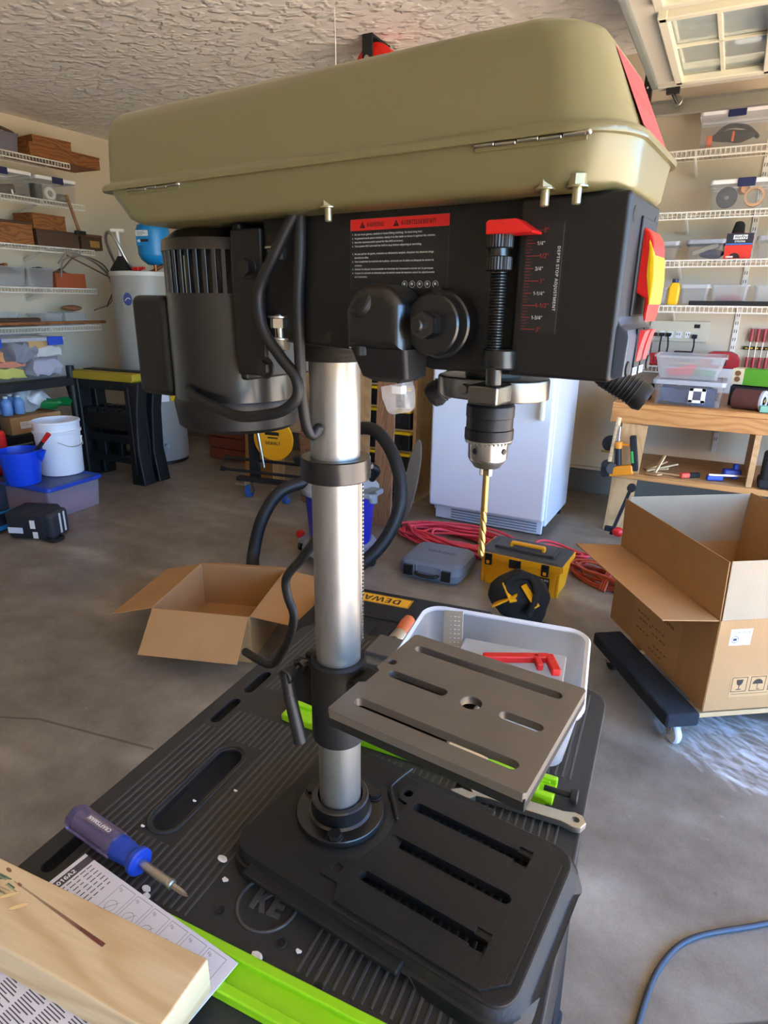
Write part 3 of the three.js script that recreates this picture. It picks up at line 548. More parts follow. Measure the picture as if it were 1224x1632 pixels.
  P(dp, 'wing_lever', [bar([-.1, .653, .02], [.04, .6535, .05], .0028)], M.chrome);
  // ---- belt cover: lower pan, hinged lid
  const pan = P(dp, 'belt_guard_pan', loft([
    rrect(-.158, .238, -.064, .064, [.036, .02, .02, .036], .65, 8), rrect(-.17, .2465, -.07, .07, [.04, .02, .02, .04], .6512, 8), rrect(-.178, .2498, -.073, .073, [.041, .02, .02, .041], .655, 8),
    rrect(-.19, .251, -.0765, .0765, [.04, .018, .018, .04], .672, 8), rrect(-.193, .252, -.0775, .0775, [.04, .018, .018, .04], .6775, 8)], { crease: 1 }), M.olive);
  const lid = P(dp, 'belt_cover_lid', loft([
    rrect(-.198, .2545, -.081, .081, [.04, .014, .014, .04], .6765, 10), rrect(-.1985, .255, -.0815, .0815, [.04, .014, .014, .04], .679, 10), rrect(-.197, .253, -.0798, .0798, [.039, .014, .014, .039], .6815, 10),
    rrect(-.194, .249, -.0765, .0765, [.038, .014, .014, .038], .683, 10), rrect(-.1935, .247, -.0755, .0755, [.038, .014, .014, .038], .685, 10),
    rrect(-.1985, .233, -.0695, .0695, [.03, .014, .014, .03], .716, 10), rrect(-.1985, .227, -.0665, .0665, [.03, .014, .014, .03], .729, 10),
    rrect(-.195, .222, -.063, .063, [.03, .014, .014, .034], .7355, 10), rrect(-.19, .214, -.057, .057, [.03, .012, .012, .03], .74, 10), rrect(-.183, .203, -.05, .05, [.026, .012, .012, .026], .742, 10), rrect(-.17, .185, -.035, .035, [.02, .012, .012, .02], .743, 10)], { crease: 1 }), M.olive);
  for (const [x0, x1] of [[.164, .23], [-.158, -.094]]) {
    const n = x1 - x0 > .06 ? 5 : 3, L = (x1 - x0) / n;
    const h = P(lid, 'hinge', at(box(x1 - x0, .0036, .0012, .0006), (x0 + x1) / 2, .674, .0772), M.olive);
    for (let i = 0; i < n; i++) P(h, 'hinge_knuckle', at(cyl(.0011, L * .94), x0 + L * (i + .5), .6755 - (i % 2) * .0005, .0788, 0, 0, Math.PI / 2), M.zinc);
    P(h, 'hinge_pin', at(new THREE.SphereGeometry(.0017, 12, 8), x1 + .001, .6755, .0788), M.chrome);
  }
  // slanted nose carries a red plate
  { const g = new THREE.PlaneGeometry(.07, .046); g.userData.keepUV = true;
    P(lid, 'nose_plate', g, printOf(512, 210, (c, w, h) => { c.fillStyle = '#e0353a'; c.fillRect(0, 0, w, h); c.fillStyle = 'rgba(110,20,24,.75)'; for (let i = 0; i < 11; i++) { c.fillRect(70 + i * 34, 92, 22, 10); c.fillRect(70 + i * 34, 92, 9, 38); c.fillRect(70 + i * 34, 118, 22, 10); } }), [.2384, .7065, 0], [0, 0, 0]).rotation.set(0, Math.PI / 2, 0);
    lid.children[lid.children.length - 1].rotation.order = 'YXZ'; lid.children[lid.children.length - 1].rotation.x = -.455; }
  for (const x of [.206, .2245, .048]) { P(dp, 'guard_bolt', [at(hexPrism(.0052, .0058), x, .6545, .068), at(cyl(.006, .0012), x, .6512, .068), at(cyl(.0026, .011), x, .6475, .068)], mat(0xb9b392, .35, .9)); }
}
// the twist bit is held by the chuck
{
  const bit = T('drill_bit', 'gold coloured twist drill bit clamped in the chuck of the drill press', 'drill bit', W(.152, .3835, 0), PA);
  P(bit, 'shank', at(cyl(.0027, .036), 0, .06, 0), M.gold);
  const n = 24, rows = 50, rings = [];
  for (let k = 0; k <= rows; k++) { const y = .046 * k / rows, t = k / rows * Math.PI * 2 * 2.6, taper = Math.min(1, y / .0035 + .08), ring = []; for (let i = 0; i < n; i++) { const a = i / n * Math.PI * 2, r = .0029 * taper * (0.72 + .28 * Math.pow(Math.abs(Math.cos(a)), .5)); ring.push([r * Math.cos(a + t), y, r * Math.sin(a + t)]); } rings.push(ring); }
  P(bit, 'flutes', loft(rings, { crease: .5 }), M.gold);
}
// ---------------------------------------------------------------- things lying on the bench
{
  // pine board on the leaflet
  const [x, y, z] = BW(-.449, -.256, .0135), b = T('pine_board', 'pale pine offcut with a green paint smear and brown scrape, lying on the leaflet', 'board', [x, y, z], BA + 1.6 * D);
  P(b, 'plank', at(box(.314, .038, .064, .0025), 0, .019, 0), M.pine);
  const scar = printOf(1024, 208, (g, w, h) => {
    g.clearRect(0, 0, w, h);
    for (let i = 0; i < 260; i++) { g.strokeStyle = `rgba(${20 + 20 * rnd()},${92 + 40 * rnd()},${70 + 30 * rnd()},${rr(.3, .8)})`; g.lineWidth = rr(2, 7); const xx = rr(0, 330) * (.55 + .45 * rnd()), yy = rr(60, 180) - (xx * .07); g.beginPath(); g.moveTo(xx - 30, yy); g.lineTo(xx + rr(5, 40), yy + rr(-8, 8)); g.stroke(); }
    for (let i = 0; i < 120; i++) { const t = i / 119; g.strokeStyle = `rgba(${140 - 20 * t},${70 - 15 * t},45,${.18 + .5 * t * t})`; g.lineWidth = 3 + 9 * t; g.beginPath(); g.moveTo(300 + 420 * t, 44 + 44 * t); g.lineTo(308 + 420 * t, 45 + 44 * t); g.stroke(); }
    g.fillStyle = 'rgba(150,95,60,.85)'; [[250, 22, 14, 5], [330, 46, 11, 4]].forEach(([a, bb, c, d]) => { g.beginPath(); g.ellipse(a, bb, c, d, .2, 0, 7); g.fill(); });
    g.fillStyle = 'rgba(245,215,150,.95)'; [[330, 88, 36, 7], [395, 100, 30, 8]].forEach(([a, bb, c, d]) => { g.beginPath(); g.ellipse(a, bb, c, d, -.75, 0, 7); g.fill(); });
  }, { transparent: true, roughness: .6 });
  decal(b, 'paint_and_scrape', .312, .0634, scar, [0, .0384, 0], [-Math.PI / 2, 0, 0]);
  // printed leaflet
  const p = BW(-.4085, -.255, .0128), lf = T('instruction_leaflet', 'white printed instruction leaflet pinned under the pine board', 'leaflet', p, BA - 6.8 * D);
  const lg = new THREE.BoxGeometry(.226, .0009, .16); lg.userData.keepUV = true;
  P(lf, 'pages', lg, M.label);
  decal(lf, 'printed_page', .226, .16, printOf(1356, 960, (g, w, h) => {
    g.fillStyle = '#e6e4ea'; g.fillRect(0, 0, w, h); g.fillStyle = '#4a4650'; g.fillRect(30, 0, 62, 420); g.fillStyle = '#fff'; g.font = 'bold 44px sans-serif';
    g.save(); g.translate(76, 400); g.rotate(-Math.PI / 2); g.fillText('CP25016A2', 60, 0); g.restore();
    g.save(); g.translate(120, 330); g.rotate(-Math.PI / 2); g.fillStyle = '#55525e'; for (let i = 0; i < 7; i++) { g.font = '17px sans-serif'; g.fillText(i % 3 === 0 ? '4.' : '', 0, i * 34); for (let k = 0; k < 6; k++) g.fillRect(30 + k * 46, i * 34 - 9, rr(22, 40), 8); } g.restore();
    g.strokeStyle = '#8f8c98'; g.lineWidth = 3; for (let i = 0; i < 6; i++) { const x0 = 400 + i * 152; g.strokeRect(x0, 22, 130, 250); g.beginPath(); g.arc(x0 + 65, 150, 36, 0, 7); g.moveTo(x0 + 30, 200); g.lineTo(x0 + 95, 110); g.stroke(); g.fillStyle = '#6b6874'; g.font = '22px sans-serif'; g.fillText('Fig.', x0 + 12, 54); }
    g.fillStyle = '#55525e'; for (let c = 0; c < 8; c++) for (let i = 0; i < 24; i++) g.fillRect(40 + c * 160, 560 + i * 15, rr(70, 140), 6);
    g.fillStyle = '#4a4650'; g.fillRect(0, 900, w, 60); g.fillStyle = '#fff'; g.font = 'bold 40px sans-serif'; g.fillText('RATING', 60, 944);
  }), [0, .0006, 0], [-Math.PI / 2, 0, 0]);
}
{
  const s = T('screwdriver', 'multi-bit screwdriver with clear violet handle and blue collar', 'screwdriver', W(-.264, .0165, .1625), PA + .5 * D);
  const hp = (r) => { const sh = new THREE.Shape(); for (let i = 0; i <= 72; i++) { const a = i / 72 * Math.PI * 2, q = r * (1 - .1 * Math.pow(Math.max(0, Math.cos(a * 6)), 3)); i ? sh.lineTo(q * Math.cos(a), q * Math.sin(a)) : sh.moveTo(q, 0); } return sh; };
  P(s, 'handle', new THREE.ExtrudeGeometry(hp(.0152), { depth: .07, bevelThickness: .006, bevelSize: .004, bevelOffset: -.004, bevelSegments: 4 }).rotateY(Math.PI / 2).translate(.006, 0, 0), phys(0xd6ccf2, .1, 0, { transmission: .9, thickness: .02, ior: 1.45, attenuationColor: new THREE.Color(0x6f5ea8), attenuationDistance: .12 }));
  P(s, 'handle_core', at(cyl(.0062, .07), .042, 0, 0, 0, 0, Math.PI / 2), mat(0x9a8a9c, .5));
  P(s, 'collar', lathe([[0, .078], [.0125, .078], [.0135, .084], [.012, .1], [.0115, .106], [.0148, .112], [.0148, .117], [.013, .119], [0, .119]].map(([r, y]) => [r, y]).reverse().reverse(), 32).rotateZ(-Math.PI / 2), M.blueLid);
  P(s, 'shaft', [at(cyl(.0046, .046), .141, 0, 0, 0, 0, Math.PI / 2), at(cyl(.0052, .006), .166, 0, 0, 0, 0, Math.PI / 2)], M.zinc);
  P(s, 'tip', lathe([[0, .192], [.0016, .19], [.003, .182], [.003, .168], [0, .168]].reverse(), 6).rotateZ(-Math.PI / 2), M.steel);
  decal(s, 'handle_print', .042, .009, printOf(256, 56, (g, w, h) => { g.fillStyle = '#77686f'; g.fillRect(0, 0, w, h); g.fillStyle = '#f2f0f4'; g.font = 'bold 40px sans-serif'; g.textAlign = 'center'; g.save(); g.translate(w / 2, h / 2); g.rotate(Math.PI); g.fillText('CRAFTSMAN', 0, 14, 236); g.restore(); }), [.05, .0158, 0], [-Math.PI / 2, 0, 0]);
}
{
  // adjustable wrench lying behind the base
  const w = T('adjustable_wrench', 'chrome adjustable wrench lying between the drill base and table edge', 'wrench', W(.078, .0075, -.1345), PA + 9.5 * D);
  const hs = shape([[0, .012], [.008, .021], [.02, .023], [.034, .014], [.05, .0085], [.135, .0085], [.148, .012], [.157, .01], [.162, 0], [.157, -.01], [.148, -.012], [.135, -.0085], [.05, -.0085], [.03, -.011], [.024, -.003], [.012, .004]]);
  hs.holes.push(circlePath(.15, 0, .0058)); const slot = new THREE.Path(); slot.moveTo(.034, .002); slot.lineTo(.046, .003); slot.lineTo(.046, -.004); slot.lineTo(.034, -.005); slot.closePath(); hs.holes.push(slot);
  P(w, 'handle', ext(hs, .009, .0012, 2).rotateX(-Math.PI / 2).translate(0, -.0045, 0), M.zinc);
  P(w, 'movable_jaw', ext(shape([[0, -.012], [.01, -.019], [.026, -.017], [.036, -.007], [.024, -.006], [.012, -.004]]), .008, .001, 2).rotateX(-Math.PI / 2).translate(0, -.004, 0), M.zinc);
  P(w, 'adjusting_worm', [0, 1, 2, 3, 4].map((i) => at(new THREE.TorusGeometry(.0038, .0011, 8, 20), .036 + i * .0022, .001, .0005, 0, Math.PI / 2)), M.steel);
  const h = T('hex_key', 'bent black hex key with a silver long end resting on the drill base', 'hex key', W(0, .0315, 0), PA);
  P(h, 'key', tube([[.0585, 0, -.0285], [.0435, 0, -.046], [.031, 0, -.0605], [.0272, .0005, -.0665], [.0282, .002, -.073], [.036, .006, -.1]], .0023, 50, 6), M.darkSteel);
  solo('wood_offcut', 'thin yellowish wooden strip lying on the bench below the slotted table', 'wood strip', at(beam([-.03, .0175, -.195], [.1, .0175, -.18], .019, .008, .001)), M.pine, W(0, 0, 0), [0, PA, 0]);
  solo('wood_chip', 'small brown wood chip next to the wrench jaw', 'wood chip', blob(.012, .008, .01, .002, 200, 3), M.oak, W(.066, .0045, -.118));
  const chips = []; for (const [x, z, k] of [[-.088, .101, .008], [-.066, .118, .005], [-.12, .176, .006], [-.127, .171, .007], [-.18, .06, .003], [.02, .16, .008], [-.15, .02, .003], [-.2, .12, .003], [.05, .135, .004]]) chips.push(at(blob(k * 1.6, .0016, k, .0012, 300, x), x, .0016, z));
  const c = solo('paint_chips', 'flakes of dried white paint scattered over the black bench top', 'debris', chips, M.label, W(0, 0, 0), [0, PA, 0]); c.userData.kind = 'stuff';
}
// translucent tub behind the table and what stands in it
function tub(w, d, h, taper, r, m, rimW = .008) {
  const g = [loft([rr0(w - taper * 2, d - taper * 2, r * .8, .003), rr0(w, d, r, h), rr0(w + rimW, d + rimW, r + rimW / 2, h + .0015), rr0(w + rimW, d + rimW, r + rimW / 2, h - rimW * .7)], { capB: false, crease: .5 })]; return g;
}
{
  const t = T('plastic_tub', 'clear open plastic tub on the bench behind the slotted table', 'tub', W(.046, .0, -.3165), PA + 13 * D);
  P(t, 'tub_wall', tub(.262, .235, .092, .014, .03, M.tub), M.tub);
  P(t, 'rim', loft([rr0(.27, .243, .034, .089), rr0(.274, .247, .036, .093), rr0(.268, .241, .033, .096), rr0(.258, .231, .028, .093), rr0(.262, .235, .03, .089)], { capA: false, capB: false }), phys(0xf4f6f9, .3, 0, { transmission: .35, thickness: 0 }));
  const r = T('steel_ruler', 'grey steel combination rule with punched graduations standing up in the tub', 'ruler', W(-.024, .004, -.33), PA + 20 * D);
  P(r, 'blade', at(box(.031, .118, .002, .0006), 0, .062, 0), mat(0x9a9080, .4, .6), [0, 0, 0], [-.35, 0, .05]);
  const dots = []; for (let i = 0; i < 16; i++) for (const x of [-.004, .003, .009]) dots.push(at(box(x < 0 ? .0012 : .003, .0008, .0003, .0001, 1), x, .01 + i * .0068, .0011));
  P(r, 'graduations', dots, M.label, [0, 0, 0], [-.35, 0, .05]);
  const c = T('spring_clamp', 'red plastic quick clamp lying in the clear tub behind the table', 'clamp', W(.074, .076, -.343), PA + 33 * D);
  P(c, 'bar', at(box(.1, .012, .014, .003), 0, .008, 0), M.red); P(c, 'jaw', at(box(.014, .012, .045, .003), .05, .008, .018), M.red); P(c, 'jaw', at(box(.01, .012, .03, .003), .03, .008, .012), M.red);
  const ic = T('inner_container', 'low white container inside the clear tub carrying the red clamp', 'container', W(.07, .0045, -.325), PA + 13 * D); P(ic, 'container_wall', tub(.15, .11, .068, .006, .015, M.milky), M.milky); P(ic, 'container_lid', at(box(.158, .006, .118, .003), 0, .0705, 0), M.milky);
  const c2 = T('red_marker', 'red marker with white barrel in the clear tub, seen through the table slot', 'marker', W(.0, .02, -.285), PA - 22 * D);
  P(c2, 'barrel', at(cyl(.006, .09), .045, .006, 0, 0, 0, Math.PI / 2), M.label); P(c2, 'cap', at(cyl(.0066, .036), -.02, .006, 0, 0, 0, Math.PI / 2), M.red);
}
{
  // scraper-like tool with a wooden handle, behind the column
  const s = T('wood_handled_scraper', 'grey steel tool with a worn orange wooden handle behind the drill column', 'hand tool', W(-.148, .0, -.335), PA + 8 * D);
  P(s, 'body', [at(box(.046, .036, .085, .003), -.004, .018, .02), at(box(.05, .01, .06, .002), .002, .038, .012)], mat(0x6d7072, .42, .7));
  P(s, 'ferrule', at(cyl(.0125, .03), .0, .03, -.038, Math.PI / 2), M.zinc);
  P(s, 'handle', lathe([[0, 0], [.009, .001], [.0118, .012], [.0122, .034], [.0105, .046], [.006, .05], [0, .051]], 24, 1).rotateX(-Math.PI / 2 + .12), mat(0xc9683a, .5), [0, .032, -.05]);
}
// ---------------------------------------------------------------- generic makers
function flapBox(name, label, w, d, h, pos, turn, inside, m, flaps, th = .004) {   // open carton; flaps: [side, length, angle from vertical outward, material]
  const t = T(name, label, 'cardboard box', pos, turn);
  P(t, 'bottom_panel', at(box(w, th, d, .001, 1), 0, th / 2, 0), m);
  P(t, 'side_panel', at(box(w, h, th, .001, 1), 0, h / 2, d / 2), m); P(t, 'side_panel', at(box(w, h, th, .001, 1), 0, h / 2, -d / 2), m);
  P(t, 'side_panel', at(box(th, h, d, .001, 1), w / 2, h / 2, 0), m); P(t, 'side_panel', at(box(th, h, d, .001, 1), -w / 2, h / 2, 0), m);
  for (const [side, L, a, fm] of flaps) {
    const z = side === 'n' || side === 's', g = at(box(z ? w - .006 : d - .006, L, th * .8, .001, 1), 0, L / 2, 0); g.rotateX(a * D);
    g.rotateY(side === 's' ? 0 : side === 'n' ? Math.PI : side === 'e' ? Math.PI / 2 : -Math.PI / 2);
    P(t, 'flap', at(g, side === 'e' ? w / 2 : side === 'w' ? -w / 2 : 0, h, side === 's' ? d / 2 : side === 'n' ? -d / 2 : 0), fm || m);
  }
  return t;
}
// clear latch bin, base at origin, long side along x
function latchBin(name, label, w, d, h, pos, turn, { lid = null, latch = null, wall = M.clear, sides = 'z', group } = {}) {
  const t = T(name, label, 'storage bin', pos, turn, group);
  P(t, 'bin_wall', tub(w, d, h, .012, .02, wall, .01), wall);
  if (lid) { P(t, 'lid', loft([rr0(w + .014, d + .014, .025, h - .012), rr0(w + .018, d + .018, .026, h + .004), rr0(w + .014, d + .014, .025, h + .011), rr0(w - .03, d - .03, .02, h + .012), rr0(w - .035, d - .035, .02, h + .006)], { capA: false }), lid); }
  if (latch) for (const s of sides === 'z' ? [1] : [1]) P(t, 'latch', sides === 'z' ? at(box(Math.min(.09, w * .3), .045, .014, .004), 0, h - .008, s * (d / 2 + .011)) : at(box(.014, .045, Math.min(.09, d * .3), .004), s * (w / 2 + .011), h - .008, 0), latch);
  return t;
}
// ventilated wire shelf: lip along x at z = 0, deck runs back to z = -depth
function wireShelf(label, len, depth, pos, turn, group) {
  const t = T('wire_shelf', label, 'wire shelf', pos, turn, group);
  P(t, 'front_rail', at(cyl(.0045, len, 8), 0, 0, 0, 0, 0, Math.PI / 2), M.wire);
  P(t, 'lower_rail', at(cyl(.0045, len, 8), 0, -.036, 0, 0, 0, Math.PI / 2), M.wire);
  P(t, 'back_rail', at(cyl(.0035, len, 8), 0, 0, -depth, 0, 0, Math.PI / 2), M.wire);
  P(t, 'middle_rail', at(cyl(.0035, len, 8), 0, -.004, -depth * .5, 0, 0, Math.PI / 2), M.wire);
  const n = Math.round(len / .0254), w = []; const d = new THREE.CylinderGeometry(.002, .002, depth, 5).rotateX(Math.PI / 2), v = new THREE.CylinderGeometry(.0024, .0024, .036, 5);
  for (let i = 0; i <= n; i++) { const x = -len / 2 + i * len / n; w.push(at(d, x, .0035, -depth / 2), at(v, x, -.018, .003)); }
  const o = P(t, 'deck_wires', w, M.wire); o.userData.kind = 'stuff';
  for (let x = -len / 2 + .2; x < len / 2; x += .6) P(t, 'bracket', beam([x, -.008, -.02], [x, -.09, -depth - .005], .012, .02), M.wire);
  return t;
}
// ---------------------------------------------------------------- open cartons
{
  const t = flapBox('cardboard_box', 'small brown cardboard box with open flaps on the floor by the bench', .4, .45, .2, [-1.71, 0, -1.79], 18.9 * D, null, M.card, [['s', .185, 133, M.card], ['w', .18, 104, M.card], ['e', .2, 98, M.card], ['n', .18, 112, M.card]]);
  decal(t, 'printed_mark', .05, .04, printOf(128, 96, (g, w, h) => { g.fillStyle = '#bb8c59'; g.fillRect(0, 0, w, h); g.fillStyle = '#3b2b1c'; g.fillRect(8, 10, 30, 30); g.fillRect(8, 58, 90, 8); g.fillRect(8, 74, 70, 8); }), [.12, .06, .2285]);
  // large carton on the dolly
  const a = Math.atan2(.577, .817), L = .624, Wd = .5, c = [.11 - .577 * L / 2 + .817 * Wd / 2, .133, -1.95 - .817 * L / 2 - .577 * Wd / 2];
  const b = flapBox('cardboard_box', 'large brown cardboard carton with raised flaps standing on the wheeled dolly', Wd, L, .32, c, a, null, M.card, [['s', .19, -2, M.cardPale], ['w', .19, 2, M.card], ['n', .2, -4, M.cardPale], ['e', .2, 3, M.card]]);
  const fg = at(box(L - .004, .185, .0035, .001, 1), 0, .0925, 0).rotateX(-84 * D).rotateY(Math.PI / 2).rotateY(Math.PI);
  { const g = at(box(L - .004, .185, .0035, .001, 1), 0, .0925, 0); g.rotateX(86 * D); g.rotateY(-Math.PI / 2); P(b, 'outer_flap', at(g, -Wd / 2 - .003, .318, 0), M.card); }
  const plain = '#b98a57';
  decal(b, 'side_print', .3, .2, printOf(768, 512, (g, w, h) => { g.fillStyle = '#ba8b58'; g.fillRect(0, 0, w, h); g.fillStyle = 'rgba(42,28,18,.85)'; g.font = 'bold 58px serif'; g.fillText('10" Bench Drill Press', 60, 110, 600); g.fillStyle = 'rgba(60,42,26,.55)'; g.font = '34px serif'; for (const [x, y] of [[70, 200], [120, 260], [330, 230], [360, 300], [90, 360], [400, 400], [330, 460]]) for (let k = 0; k < 4; k++) g.fillRect(x + k * 58, y, rr(26, 48), 14); }, { roughness: .85 }), [-Wd / 2 - .0028, .115, -.0], [0, -Math.PI / 2, 0]);
  decal(b, 'caution_label', .07, .055, printOf(256, 200, (g, w, h) => { g.fillStyle = '#e6e6ea'; g.fillRect(0, 0, w, h); g.fillStyle = '#2b2f52'; g.font = 'bold 40px sans-serif'; g.fillText('\u26A0', 14, 54); g.fillText('CAUTION', 58, 54, 180); g.beginPath(); g.arc(62, 128, 40, 0, 7); g.lineWidth = 8; g.strokeStyle = '#2b2f52'; g.stroke(); g.fillRect(40, 112, 46, 34); g.font = '20px sans-serif'; ['Team lifting', 'reduces', 'back injury'].forEach((t2, i) => g.fillText(t2, 124, 110 + i * 28)); }), [-Wd / 2 + .075, .262, L / 2 + .0026]);
  decal(b, 'handling_symbols', .19, .075, printOf(760, 300, (g, w, h) => {
    g.fillStyle = '#bf935f'; g.fillRect(0, 0, w, h); g.strokeStyle = g.fillStyle = '#3a2e24'; g.lineWidth = 9; for (const x of [20, 270, 520]) g.strokeRect(x, 20, 200, 200);
    g.beginPath(); g.moveTo(75, 50); g.lineTo(165, 50); g.quadraticCurveTo(165, 130, 120, 135); g.quadraticCurveTo(75, 130, 75, 50); g.fill(); g.fillRect(114, 130, 12, 56); g.fillRect(85, 184, 70, 12);
    g.beginPath(); g.arc(370, 125, 70, Math.PI, 0); g.fill(); g.fillRect(365, 120, 9, 70); g.beginPath(); g.arc(384, 188, 14, 0, Math.PI); g.stroke();
    for (const x of [575, 650]) { g.fillRect(x - 6, 80, 14, 95); g.beginPath(); g.moveTo(x - 30, 100); g.lineTo(x, 45); g.lineTo(x + 30, 100); g.fill(); } g.fillRect(545, 190, 150, 12); g.fillRect(30, 255, 500, 6);
  }, { roughness: .85 }), [-Wd / 2 + .17, .085, L / 2 + .0026]);
  P(b, 'packing_tape', at(box(.0006, .06, .5, .0002, 1), -Wd / 2 - .0026, .4, -.03), mat(0x9c6c3c, .35));
}
{
  // moving dolly: two carpeted bars on slats with casters
  const a = Math.atan2(.577, .817), d = T('moving_dolly', 'wheeled moving dolly with dark carpeted bars under the large carton', 'dolly', [-.09, 0, -2.125], a);
  for (const x of [0, .46]) P(d, 'carpeted_bar', at(box(.115, .05, .53, .012, 3), x + (x ? .05 : 0), .105, 0), M.carpet);
  for (const z of [-.19, .19]) P(d, 'slat', at(box(.47, .018, .07, .002), .26, .107, z + .02), M.ply);
  for (const x of [0, .51]) for (const z of [-.21, .215]) {
    const k = P(d, 'caster', [at(box(.05, .004, .05, .001), x, .078, z), at(box(.004, .04, .03, .001), x - .016, .056, z + .008), at(box(.004, .04, .03, .001), x + .016, .056, z + .008)], M.zinc);
    P(k, 'wheel', at(lathe([[.006, -.011], [.03, -.011], [.0345, -.006], [.0345, .006], [.03, .011], [.006, .011]], 32), x, .0345, z + .012, 0, 0, Math.PI / 2), z < 0 ? M.softBlack : mat(0xd9dcdf, .4));
    P(k, 'axle', at(cyl(.005, .044), x, .0345, z + .012, 0, 0, Math.PI / 2), M.steel);
  }
}
// ---------------------------------------------------------------- cases and cords on the floor
{
  const t = T('tool_case', 'low black tool case with a yellow name plate on its lid, behind the bench', 'tool case', [-.92, 0, -1.82], 7 * D);
  P(t, 'shell', [at(box(.66, .17, .42, .03, 4), 0, .085, 0), at(box(.69, .02, .45, .008), 0, .165, 0)], M.blackPlastic);
  P(t, 'lid', [at(box(.66, .08, .42, .02, 4), 0, .206, 0), at(box(.5, .012, .2, .005), 0, .247, -.08)], M.blackPlastic);
  const g = []; for (let i = 0; i < 9; i++) g.push(at(box(.035, .008, .12, .003), -.24 + i * .06, .249, .12)); P(t, 'lid_ribs', g, M.blackPlastic);
  P(t, 'latch', at(box(.06, .07, .016, .004), -.18, .17, .222), M.blackPlastic); P(t, 'latch', at(box(.06, .07, .016, .004), .18, .17, .222), M.blackPlastic);
  decal(t, 'name_plate', .29, .07, printOf(640, 154, (c, w, h) => { c.fillStyle = '#edab12'; c.fillRect(0, 0, w, h); c.save(); c.translate(w / 2, h / 2); c.rotate(Math.PI); c.strokeStyle = c.fillStyle = '#1b1810'; c.lineWidth = 5; c.strokeRect(-w / 2 + 8, -h / 2 + 8, w - 16, h - 16); c.font = 'bold 120px sans-serif'; c.textAlign = 'center'; c.fillText('DEWALT', 0, 44, 560); c.restore(); }), [-.12, .2534, -.12], [-Math.PI / 2, 0, 0]);
}
{
  const t = T('rotary_tool_case', 'grey plastic carrying case with black latches lying on the floor', 'tool case', [-1.165, 0, -2.81], 2 * D);
  P(t, 'lower_shell', loft([rr0(.3, .27, .04, .002), rr0(.33, .3, .05, .02), rr0(.335, .305, .05, .05)], { capB: false }), M.caseGrey);
  P(t, 'upper_shell', loft([rr0(.335, .305, .05, .05), rr0(.34, .31, .05, .053), rr0(.335, .305, .05, .056), rr0(.325, .295, .05, .085), rr0(.295, .265, .045, .1), rr0(.25, .22, .04, .103)]), M.caseGrey);
  for (const x of [-.105, .1]) P(t, 'latch', at(box(.05, .055, .016, .004), x, .05, .153), M.blackPlastic);
  P(t, 'handle', tube([[-.06, .045, .15], [-.055, .045, .172], [0, .042, .178], [.052, .045, .172], [.058, .045, .15]], .009, 30, 10), M.blackPlastic);
  for (const x of [-.075, -.06, .06, .072]) P(t, 'rib', at(box(.008, .05, .012, .003), x, .06, .152), M.caseGrey);
  decal(t, 'lid_print', .2, .055, printOf(512, 140, (c, w, h) => { c.fillStyle = '#6d7581'; c.fillRect(0, 0, w, h); c.fillStyle = '#27345c'; c.font = 'bold italic 104px sans-serif'; c.textAlign = 'center'; c.save(); c.translate(w / 2, h / 2); c.rotate(Math.PI); c.fillText('DREMEL', 0, 36, 500); c.restore(); }, { roughness: .55 }), [.01, .1036, -.02], [-Math.PI / 2, 0, 0]);
}
{
  const t = T('toolbox', 'yellow toolbox with dark lid and black latches on the concrete floor', 'toolbox', [-.725, 0, -2.9], -2 * D);
  P(t, 'body', loft([rr0(.37, .2, .02, 0), rr0(.395, .225, .022, .13), rr0(.41, .24, .02, .133), rr0(.41, .24, .02, .155)], { capB: false }), M.dewYellow);
  P(t, 'lid', [loft([rr0(.415, .245, .02, .152), rr0(.415, .245, .02, .172), rr0(.39, .22, .02, .182)]) , at(box(.3, .02, .12, .006), 0, .188, 0)], mat(0x3f4247, .55));
  P(t, 'lid_band', [at(box(.41, .03, .006, .002), 0, .158, .122), at(box(.006, .03, .24, .002), .208, .158, 0), at(box(.006, .03, .24, .002), -.208, .158, 0)], M.dewYellow);
  for (const x of [-.155, .13]) { const l = P(t, 'latch', at(box(.036, .06, .014, .003), x, .142, .126), M.blackPlastic); P(l, 'latch_eye', at(box(.016, .016, .004, .002), x, .128, .134), M.dewYellow); }
  P(t, 'centre_badge', at(box(.06, .045, .006, .002), -.02, .14, .124), M.blackPlastic);
  P(t, 'handle', [at(box(.17, .014, .03, .006), .01, .215, .03), at(box(.014, .03, .03, .004), -.07, .203, .03), at(box(.014, .03, .03, .004), .09, .203, .03)], M.dewYellow);
  decal(t, 'print_label', .085, .07, printOf(256, 210, (c, w, h) => { c.fillStyle = '#1d1b1a'; c.fillRect(0, 0, w, h); c.fillStyle = '#e8e4da'; c.font = 'bold 44px sans-serif'; c.fillText('16" TOOL BOX', 12, 60, 232); c.fillStyle = '#888'; c.fillRect(12, 80, 200, 8); c.fillRect(12, 100, 160, 8); c.fillStyle = '#b3261e'; c.fillRect(12, 150, 60, 30); }), [.11, .065, .1098], [.06, 0, 0]);
  for (const x of [-.19, .19]) P(t, 'corner_rib', at(box(.014, .12, .012, .004), x, .065, .103), M.dewYellow);
}
